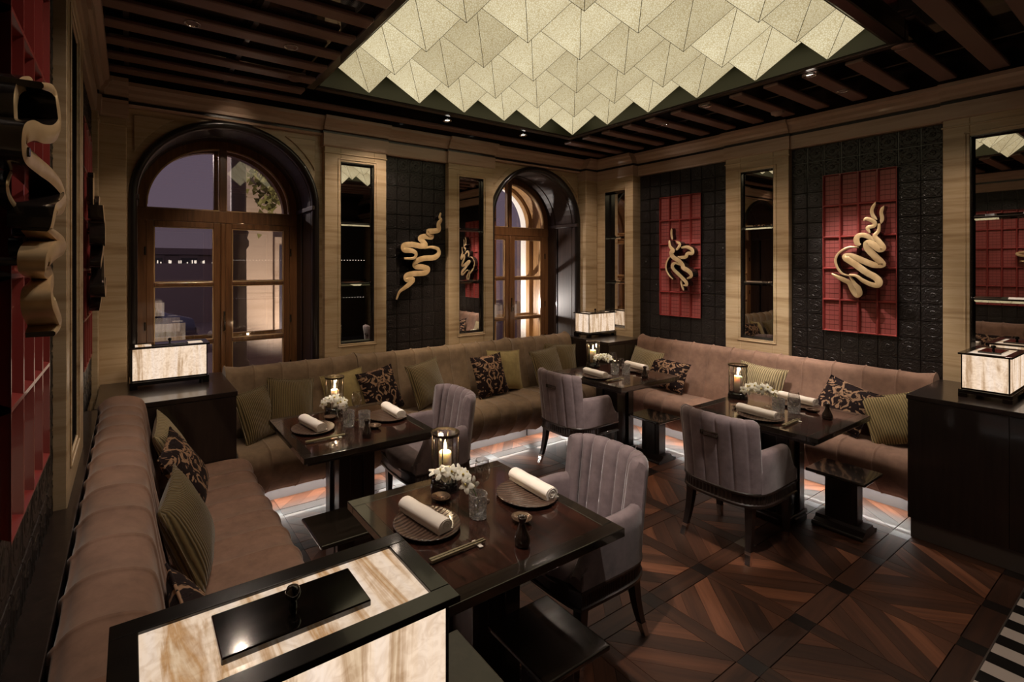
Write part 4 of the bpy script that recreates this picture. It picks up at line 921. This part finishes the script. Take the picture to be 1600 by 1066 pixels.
# ------------------------------------------------------------------ things on the tables
TZ = .7505
def candle0():
    t = thing('candle_holder', '', 'candle holder')
    MB().lathe([(.0, .0), (.071, .0), (.072, .008), (.068, .030), (.062, .045), (0, .046)], 24).obj('base', 'black_lacquer', t)
    n = 8; m = MB(); rows = [[(r*cos(2*pi*k/n), r*sin(2*pi*k/n), z) for k in range(n)] for r, z in ((.064, .046), (.064, .262), (.060, .262), (.060, .046))]
    m.grid(rows, False, True, False); m.obj('glass_shade', 'thin_glass', t)
    m = MB()
    for k_ in range(n):
        a_ = 2*pi*k_/n; m.tube([(.0655*cos(a_), .0655*sin(a_), .045), (.0655*cos(a_), .0655*sin(a_), .264)], .0026, 5)
    rows = [[(r*cos(2*pi*k/24), r*sin(2*pi*k/24), z) for k in range(24)] for r, z in ((.063, .258), (.070, .258), (.070, .270), (.063, .270))]
    m.grid(rows, True, True, False); m.obj('cage', 'brass_dark', t, fixn=True)
    c = MB().lathe([(0, .046), (.030, .046), (.030, .170), (.026, .176), (.014, .172), (0, .172)], 18).obj('candle', 'candle_wax', t)
    MB().tube([(0, 0, .17), (.001, 0, .185)], .0012, 5).obj('wick', 'black_frame', c)
    MB().lathe([(0, .182), (.005, .186), (.0075, .197), (.0055, .212), (.002, .226), (0, .234)], 12).obj('flame', 'flame', c)
    return t
def plate0():
    t = MB().lathe([(0, .0), (.075, 0), (.085, .004), (.134, .013), (.139, .015), (.139, .018), (.132, .018), (.088, .010), (.05, .0085), (0, .008)], 40).obj('plate', 'plate_ribbed'); tag(t, '', 'plate'); return t
def napkin0():
    m = MB(); P = []; 
    prof = []
    for k in range(15): a_ = -pi*.35+pi*1.7*k/14; prof.append((.034*cos(a_)*1.08, .026+.026*sin(a_)))
    prof = [(.045, .001), (.040, .006)]+[p for p in prof if p[1] > .004]+[(-.034, .001)]
    for i in range(13):
        y = -.130+.26*i/12; k_ = 1+.02*sin(i*1.3); P.append([(x*k_, y, z*k_) for x, z in prof])
    m.grid(P, False, True, True); m.add(P[0], [tuple(range(len(prof)))]); m.add(P[-1], [tuple(range(len(prof)-1, -1, -1))])
    # spiral fold at both ends and hanging inner layer
    for y in (-.131, .131):
        sp = []
        for k in range(26):
            a_ = k*.5; r = .026*(1-k/32); sp.append((r*cos(a_)*1.05, y, .026+r*sin(a_)*.95))
        m.tube(sp, .0016, 4)
    o = m.obj('napkin', 'napkin_linen', fixn=True); tag(o, '', 'napkin'); return o
def dish0():
    o = MB().lathe([(0, 0), (.022, 0), (.026, .004), (.042, .016), (.044, .020), (.041, .020), (.030, .011), (0, .007)], 28).obj('sauce_dish', 'dish_bronze'); tag(o, '', 'dish'); return o
def bottle0():
    t = thing('soy_bottle', '', 'bottle')
    MB().lathe([(0, 0), (.026, 0), (.030, .006), (.031, .022), (.027, .042), (.016, .066), (.0125, .082), (.013, .094), (.018, .104), (.0185, .108), (.013, .108), (.010, .096), (0, .095)], 24).obj('body', 'ceramic_dark', t)
    MB().lathe([(0, .099), (.010, .099), (.011, .106), (.006, .113), (0, .114)], 14).obj('stopper', 'ceramic_dark', t)
    return t
def tumbler0():
    seg = 24; pr = [(0, .0), (.036, .0), (.037, .006), (.0385, .030), (.040, .080), (.0405, .100), (.0375, .100), (.0365, .080), (.034, .022), (.02, .016), (0, .015)]
    m = MB(); rows = []
    for i, (r, z) in enumerate(pr): rows.append([(r*(1-(.07 if (k + i) % 4 == 0 and 1 < i < 5 else 0))*cos(2*pi*k/seg), r*(1-(.07 if (k+i) % 4 == 0 and 1 < i < 5 else 0))*sin(2*pi*k/seg), z) for k in range(seg)])
    m.grid(rows, False, True, False, flip=True); o = m.obj('crystal_tumbler', 'crystal'); tag(o, '', 'glass'); return o
def wine0():
    o = MB().lathe([(0, 0), (.033, 0), (.034, .002), (.012, .006), (.0045, .014), (.004, .075), (.008, .084), (.028, .102), (.036, .128), (.035, .155), (.029, .188), (.0278, .188), (.034, .155), (.035, .128), (.027, .103), (.006, .086), (0, .085)], 24).obj('wine_glass', 'thin_glass'); tag(o, '', 'glass'); return o
def chop0():
    t = thing('chopsticks', '', 'chopsticks')
    for y in (-.006, .006):
        rows = [[(x, y+r*cy, .010+r*cz) for cy, cz in ((-1, -1), (1, -1), (1, 1), (-1, 1))] for x, r in ((-.125, .0048), (.0, .004), (.125, .0028))]
        m = MB().grid(rows, False, True, False); m.add(rows[0], [(0, 1, 2, 3)]); m.add(rows[-1], [(3, 2, 1, 0)]); m.obj('chopstick', 'chopstick_wood', t, fixn=True)
    B(.082, .100, -.026, .026, 0, .0052).obj('rest', 'napkin_linen', t, bevel=.002)
    return t
def bloom_mesh():
    m = MB()
    for k in range(5):
        a_ = 2*pi*k/5; w_ = .0085 if k % 2 else .0105; P = []
        for i in range(4):
            f = i/3; r = .003+.022*f; hw = w_*sin(pi*(.12+.80*f))**.8*.8; zz = .007*f-.008*f*f
            P.append([(r*cos(a_)-q*hw*sin(a_), r*sin(a_)+q*hw*cos(a_), zz-.004*abs(q)*f) for q in (-1, 0, 1)])
        m.grid(P, smooth=True, mi=0)
    m.lathe([(0, .008), (.003, .007), (.0042, .003), (.003, 0)], 6, mi=1)
    return m.data('blossom', ['petal_white', 'petal_core'])
def orchid0(seed):
    rr = random.Random(seed); t = thing('orchid_spray', '', 'flower')
    path = smooth_path([(0, 0, .02), (-.004, .01, .09), (-.02, .045, .135), (-.045, .10, .150), (-.07, .155, .135), (-.085, .19, .115)], 6)
    MB().tube(path, [.0022]*len(path), 6).obj('stem', 'green_stem', t)
    bm_ = BLOOM
    for i in range(13):
        f = .36+.64*i/12; p = Vector(path[int(f*(len(path)-1))]); d = Vector((rr.uniform(-1, 1), rr.uniform(-.6, .6), rr.uniform(-.3, 1))).normalized(); p = p+d*.026
        o = link('blossom', bm_, t, p); dd = (d+Vector((-.3, -.75, .45))).normalized(); o.rotation_euler = dd.to_track_quat('Z', 'Y').to_euler(); s = rr.uniform(1.2, 1.7); o.scale = (s, s, s)
    return t
BLOOM = bloom_mesh()
protos = {}
FN = dict(candle=candle0, plate=plate0, napkin=napkin0, dish=dish0, bottle=bottle0, tumbler=tumbler0, wine=wine0, chop=chop0)
GRP = dict(candle='glass cage candle holders', plate='ribbed brown plates', napkin='rolled white napkins', dish='small bronze sauce dishes', bottle='dark soy bottles', tumbler='cut crystal tumblers', wine='wine glasses', chop='chopstick pairs')
def put(kind, label, x, y, z=TZ, rz=0):
    if kind not in protos: o = FN[kind](); protos[kind] = o; o['label'] = label; o.location = (x, y, z); o.rotation_euler = (0, 0, rz)
    else: o = dup(protos[kind], label, (x, y, z), rz)
    o['group'] = GRP[kind]; return o
def setting(p, nm, far, near, cand, ci_, fl=0, k_=1):
    cx, cy = p; X = lambda dx: cx+dx*k_
    put('candle', 'lit white candle in a glass and dark metal cage on the %s' % nm, cx+cand[0], cy+cand[1])
    light('candle_glow', 'POINT', (cx+cand[0], cy+cand[1], TZ+.212), 2.4, (1, .72, .42), size=.012)
    pl = {}
    for sx, who in ((-1, far if k_ > 0 else near), (1, near if k_ > 0 else far)):
        x = cx+(-.24 if sx < 0 else .285) if k_ > 0 else cx+(-.275 if sx < 0 else .30); y = cy+(.035 if sx < 0 else .01) if k_ > 0 else cy-.01
        put('plate', 'round ribbed brown plate on the %s side of the %s' % (who, nm), x, y, TZ, .35 if sx < 0 else -.2)
        put('napkin', 'rolled white napkin on the plate at the %s side of the %s' % (who, nm), x+(-.0 if sx < 0 else .055), y+.02, TZ+.0165, (.16 if sx < 0 else -.02) if k_ > 0 else (-.1 if sx < 0 else -.18))
    put('dish', 'small round bronze sauce dish next to the candle on the %s' % nm, cx-.07, cy+.19) if k_ > 0 else put('dish', 'small bronze sauce dish behind the orchid glass on the %s' % nm, cx-.16, cy+.19)
    put('dish', 'small bronze sauce dish next to the soy bottle on the %s' % nm, cx+(.115 if k_ > 0 else .205), cy-.145)
    put('bottle', 'small dark soy bottle with flared neck on the %s' % nm, cx+(.0 if k_ > 0 else .085), cy-.275)
    put('tumbler', 'cut crystal tumbler holding white orchids on the %s' % nm, cx-.015, cy-.015)
    put('tumbler', 'empty cut crystal tumbler in the middle of the %s' % nm, cx+.07, cy-.08) if fl else None
    put('wine', 'clear stemmed wine glass behind the tumbler on the %s' % nm, cx+.085, cy+.085)
    put('wine', 'second clear wine glass standing nearer us on the %s' % nm, cx-.11, cy-.15) if fl else None
    put('chop', 'pair of wooden chopsticks on a rest by the near edge of the %s' % nm, cx-.235, cy-.185, TZ, .03)
    o = orchid0(ci_); o['label'] = 'spray of white orchid blossoms in the tumbler on the %s' % nm; o['group'] = 'white orchid sprays'; o.location = (cx-.015, cy-.015, TZ)
    if k_ < 0: o.rotation_euler = (0, 0, -.35)
setting(TABLES[0][0], TABLES[0][1], 'banquette', 'chair', (.015, .285), 3)
setting(TABLES[1][0], TABLES[1][1], 'cabinet', 'chair', (.0, .29), 4, 1)
setting(TABLES[2][0], TABLES[2][1], 'banquette', 'chair', (.15, .345), 5, 1, -1)
setting(TABLES[3][0], TABLES[3][1], 'banquette', 'chair', (.09, .34), 6, 1, -1)

# ------------------------------------------------------------------ ceiling fixtures
def down0():
    t = thing('downlight', '', 'downlight'); n = 20
    m = MB(); rows = [[(r*cos(2*pi*k/n), r*sin(2*pi*k/n), z) for k in range(n)] for r, z in ((.030, .012), (.042, 0), (.045, -.004), (.040, -.006), (.034, -.002), (.028, .010))]
    m.grid(rows, False, True, True); m.obj('ring', 'chrome', t)
    MB().lathe([(0, .006), (.026, .006)], 16).obj('lens', 'lens_glow', t); return t
d0 = down0(); d0['group'] = 'ceiling downlights'
DL = [((4.17, 1.53), 'downlight on a slat right of the glowing ceiling light, nearer us'), ((4.76, 1.53), 'downlight on the same slat, closer to the right wall'), ((4.21, 2.306), 'downlight on a slat above the right banquette middle'), ((.30, 3.074), 'downlight on a left slat nearest the left wall'), ((.86, 3.074), 'downlight on a left slat beside the ceiling recess frame'), ((2.55, 3.842), 'tiny downlight behind the ceiling light, above the gold ribbon panel'), ((3.51, 3.842), 'tiny downlight behind the ceiling light, near its far corner'), ((4.4, 2.818), 'downlight above the far corner table')]
for i, ((x, y), lab) in enumerate(DL):
    if i == 0: d0['label'] = lab; d0.location = (x, y, 3.199)
    else: dup(d0, lab, (x, y, 3.199))
t = thing('smoke_detector', 'round pale smoke detector on a slat above the right banquette', 'smoke detector', (4.91, 2.05, 3.20))
MB().lathe([(0, -.036), (.022, -.036), (.028, -.026), (.045, -.022), (.050, -.008), (.050, 0)], 24).obj('housing', 'white_plastic', t)
MB().lathe([(.030, -.0245), (.034, -.0238), (.040, -.0232)], 24).obj('vent_ring', 'black_frame', t)
for (x, y), lab in (((1.03, 3.586), 'flat round cover disc on the slat by the recess corner, left'), ((4.10, 1.02), 'round cover disc at the end of a slat right of the ceiling light')):
    o = MB().lathe([(0, -.006), (.046, -.006), (.050, -.001), (.050, 0)], 28).obj('cover_disc', 'slat_wood'); tag(o, lab, 'ceiling disc'); o.location = (x, y, 3.199)

# ------------------------------------------------------------------ bar behind the camera, seen only in the mirrors
t = thing('back_bar', 'dark bar with rows of small lights, seen in the left tall mirror', 'bar', (4.0, -3.0, 0))
B(-2.2, 1.2, -.38, -.05, 0, 1.0).obj('counter', 'wenge', t); B(-2.2, 1.2, -.38, -.18, 1.0, 3.0).obj('back_panel', 'ebony', t)
for zz in (1.45, 1.93): B(-2.2, 1.2, -.18, .0, zz, zz+.02).obj('shelf', 'wenge', t)
m = MB()
for i in range(44):
    x = -2.15+3.3*i/43; m.box(x-.008, x+.008, -.01, .0, 1.955, 1.972); m.box(x-.006, x+.006, -.06, -.05, 1.002, 1.012)
o = m.obj('light_row', 'bulb_glow', t); o['kind'] = 'stuff'

# ------------------------------------------------------------------ outside the windows
GZ = -.55
struct(B(-14, 22, 5.45, 60, GZ-.2, GZ).obj('ground', 'asphalt'))
struct(B(-6, 12, 5.6, 6.6, GZ, GZ+.06).obj('pavement', 'facade_stone'))
# house wing on the right of window one
def building(name, label, x0, x1, y0, y1, h, mat, rows, cols, lit):
    cx, cy = (x0+x1)/2, (y0+y1)/2; t = thing(name, label, 'building', (cx, cy, GZ)); B(x0-cx, x1-cx, y0-cy, y1-cy, 0, h).obj('wall', mat, t)
    for i in range(cols):
        for j in range(rows):
            x = x0-cx+(x1-x0)*(i+.5)/cols; z = 1.2+(h-1.6)*j/rows; w_ = (x1-x0)/cols*.24
            f = B(x-w_-.08, x+w_+.08, y0-cy-.10, y0-cy, z-.1, z+1.7).obj('window', mat, t); B(x-w_, x+w_, y0-cy-.115, y0-cy-.101, z, z+1.55).obj('pane', 'street_glow' if (i, j) in lit else 'shop_dark', f)
    B(x0-cx-.15, x1-cx+.15, y0-cy-.25, y1-cy, h-.3, h).obj('cornice', mat, t)
    return t
building('stone_house', 'pale stone house seen through the right half of left window', 1.75, 6.2, 9.2, 13, 7.5, 'facade_stone', 1, 2, set())
building('dark_house', 'dark house across the street behind the left window glass', -9, -.9, 24, 28, 5.0, 'dusk_wall', 2, 6, set())
building('far_house', 'distant dark house behind the parked car', .2, 7.5, 26, 30, 3.2, 'dusk_wall', 1, 5, set())
t = thing('lamp_post', 'ringed iron lamp post outside the left window', 'lamp post', (1.28, 7.2, GZ))
MB().lathe([(.16, 0), (.16, .35), (.12, .42), (.12, .9), (.15, .95), (.15, 1.02), (.115, 1.06), (.105, 2.6), (.14, 2.65), (.14, 2.72), (.115, 2.76), (.14, 2.84), (.105, 2.88), (.095, 6.5)], 20).obj('post', 'post_iron', t)
MB().lathe([(.10, 6.5), (.22, 6.55), (.26, 6.9), (.08, 7.05), (0, 7.1)], 16).obj('lantern', 'street_glow', t)
t = thing('parked_car', 'dark blue parked car on the street, behind the left window glass', 'car', (-.55, 15.2, GZ))
P = []
for x, zl, zh, ww in ((-2.1, .35, .62, .62), (-2.0, .28, .78, .78), (-1.2, .25, .86, .85), (-.75, .25, .92, .86), (-.15, .25, 1.38, .72), (.7, .25, 1.42, .70), (1.45, .25, 1.05, .80), (2.0, .30, .92, .78), (2.1, .36, .62, .66)):
    P.append([(x, -ww, zl), (x, -ww*1.02, (zl+zh)/2), (x, -ww*.82, zh), (x, ww*.82, zh), (x, ww*1.02, (zl+zh)/2), (x, ww, zl)])
m = MB().grid(P, False, True, True); m.add(P[0], [(0, 1, 2, 3, 4, 5)]); m.add(P[-1], [(5, 4, 3, 2, 1, 0)]); m.obj('body', 'car_paint', t, fixn=True)
B(-.55, 1.15, -.73, -.62, .95, 1.28).obj('side_window', 'car_glass', t, bevel=.03)
for x in (-1.35, 1.35): MB().tube([(x, -.88, .33), (x, -.66, .33)], .33, 20).obj('wheel', 'tyre', t)
for y in (-.55, .55): B(2.06, 2.13, y-.18, y+.18, .56, .70).obj('headlight', 'car_bright', t)
struct(B(-12, 16, 22.2, 22.6, GZ, 1.92).obj('ground', 'dusk_wall'))  # embankment wall under the festoon lights
# festoon lights along the far quay
m = MB(); 
for i in range(60):
    x = -3.0+10.5*(i+.4*sin(i*2.7))/59; s_ = .018+.022*((i*7) % 5 == 0); z = 1.92+s_+.10*abs(sin(i*1.9)); m.box(x-s_, x+s_, 22.3, 22.36, 1.92, z+s_)
o = m.obj('festoon_lights', 'bulb_glow'); tag(o, 'far row of tiny street lights on the skyline beyond the window', 'lights', kind='stuff')
m = MB()
rr = random.Random(5)
for i in range(260):
    x, z = rr.gauss(2.15, .16), rr.gauss(3.3, .30); y = 9.03-rr.random()*.10; a_ = rr.random()*6.3; s_ = .06
    m.add([(x+s_*cos(a_), y, z+s_*sin(a_)), (x+s_*cos(a_+2.1), y-.04, z+s_*sin(a_+2.1)), (x+s_*cos(a_+4.2), y, z+s_*sin(a_+4.2))], [(0, 1, 2)])
o = m.obj('ivy', 'ivy'); tag(o, 'ivy climbing the pale stone house outside', 'ivy', kind='stuff')
light('reveal_flood', 'SPOT', (3.9, 5.75, 1.2), 190, (1, .92, .86), (4.95, 5.38, 1.9), .05, 120, .6)
light('house_flood', 'SPOT', (2.5, 7.4, GZ+.3), 650, (1, .82, .66), (2.6, 9.2, 2.5), .1, 90, .8)
light('reveal_glow', 'POINT', (4.55, 5.10, .72), 3, (1, .80, .5), size=.05)
light('street_lamp_glow', 'POINT', (-1.5, 14, 5), 500, (1, .80, .75), size=.2)
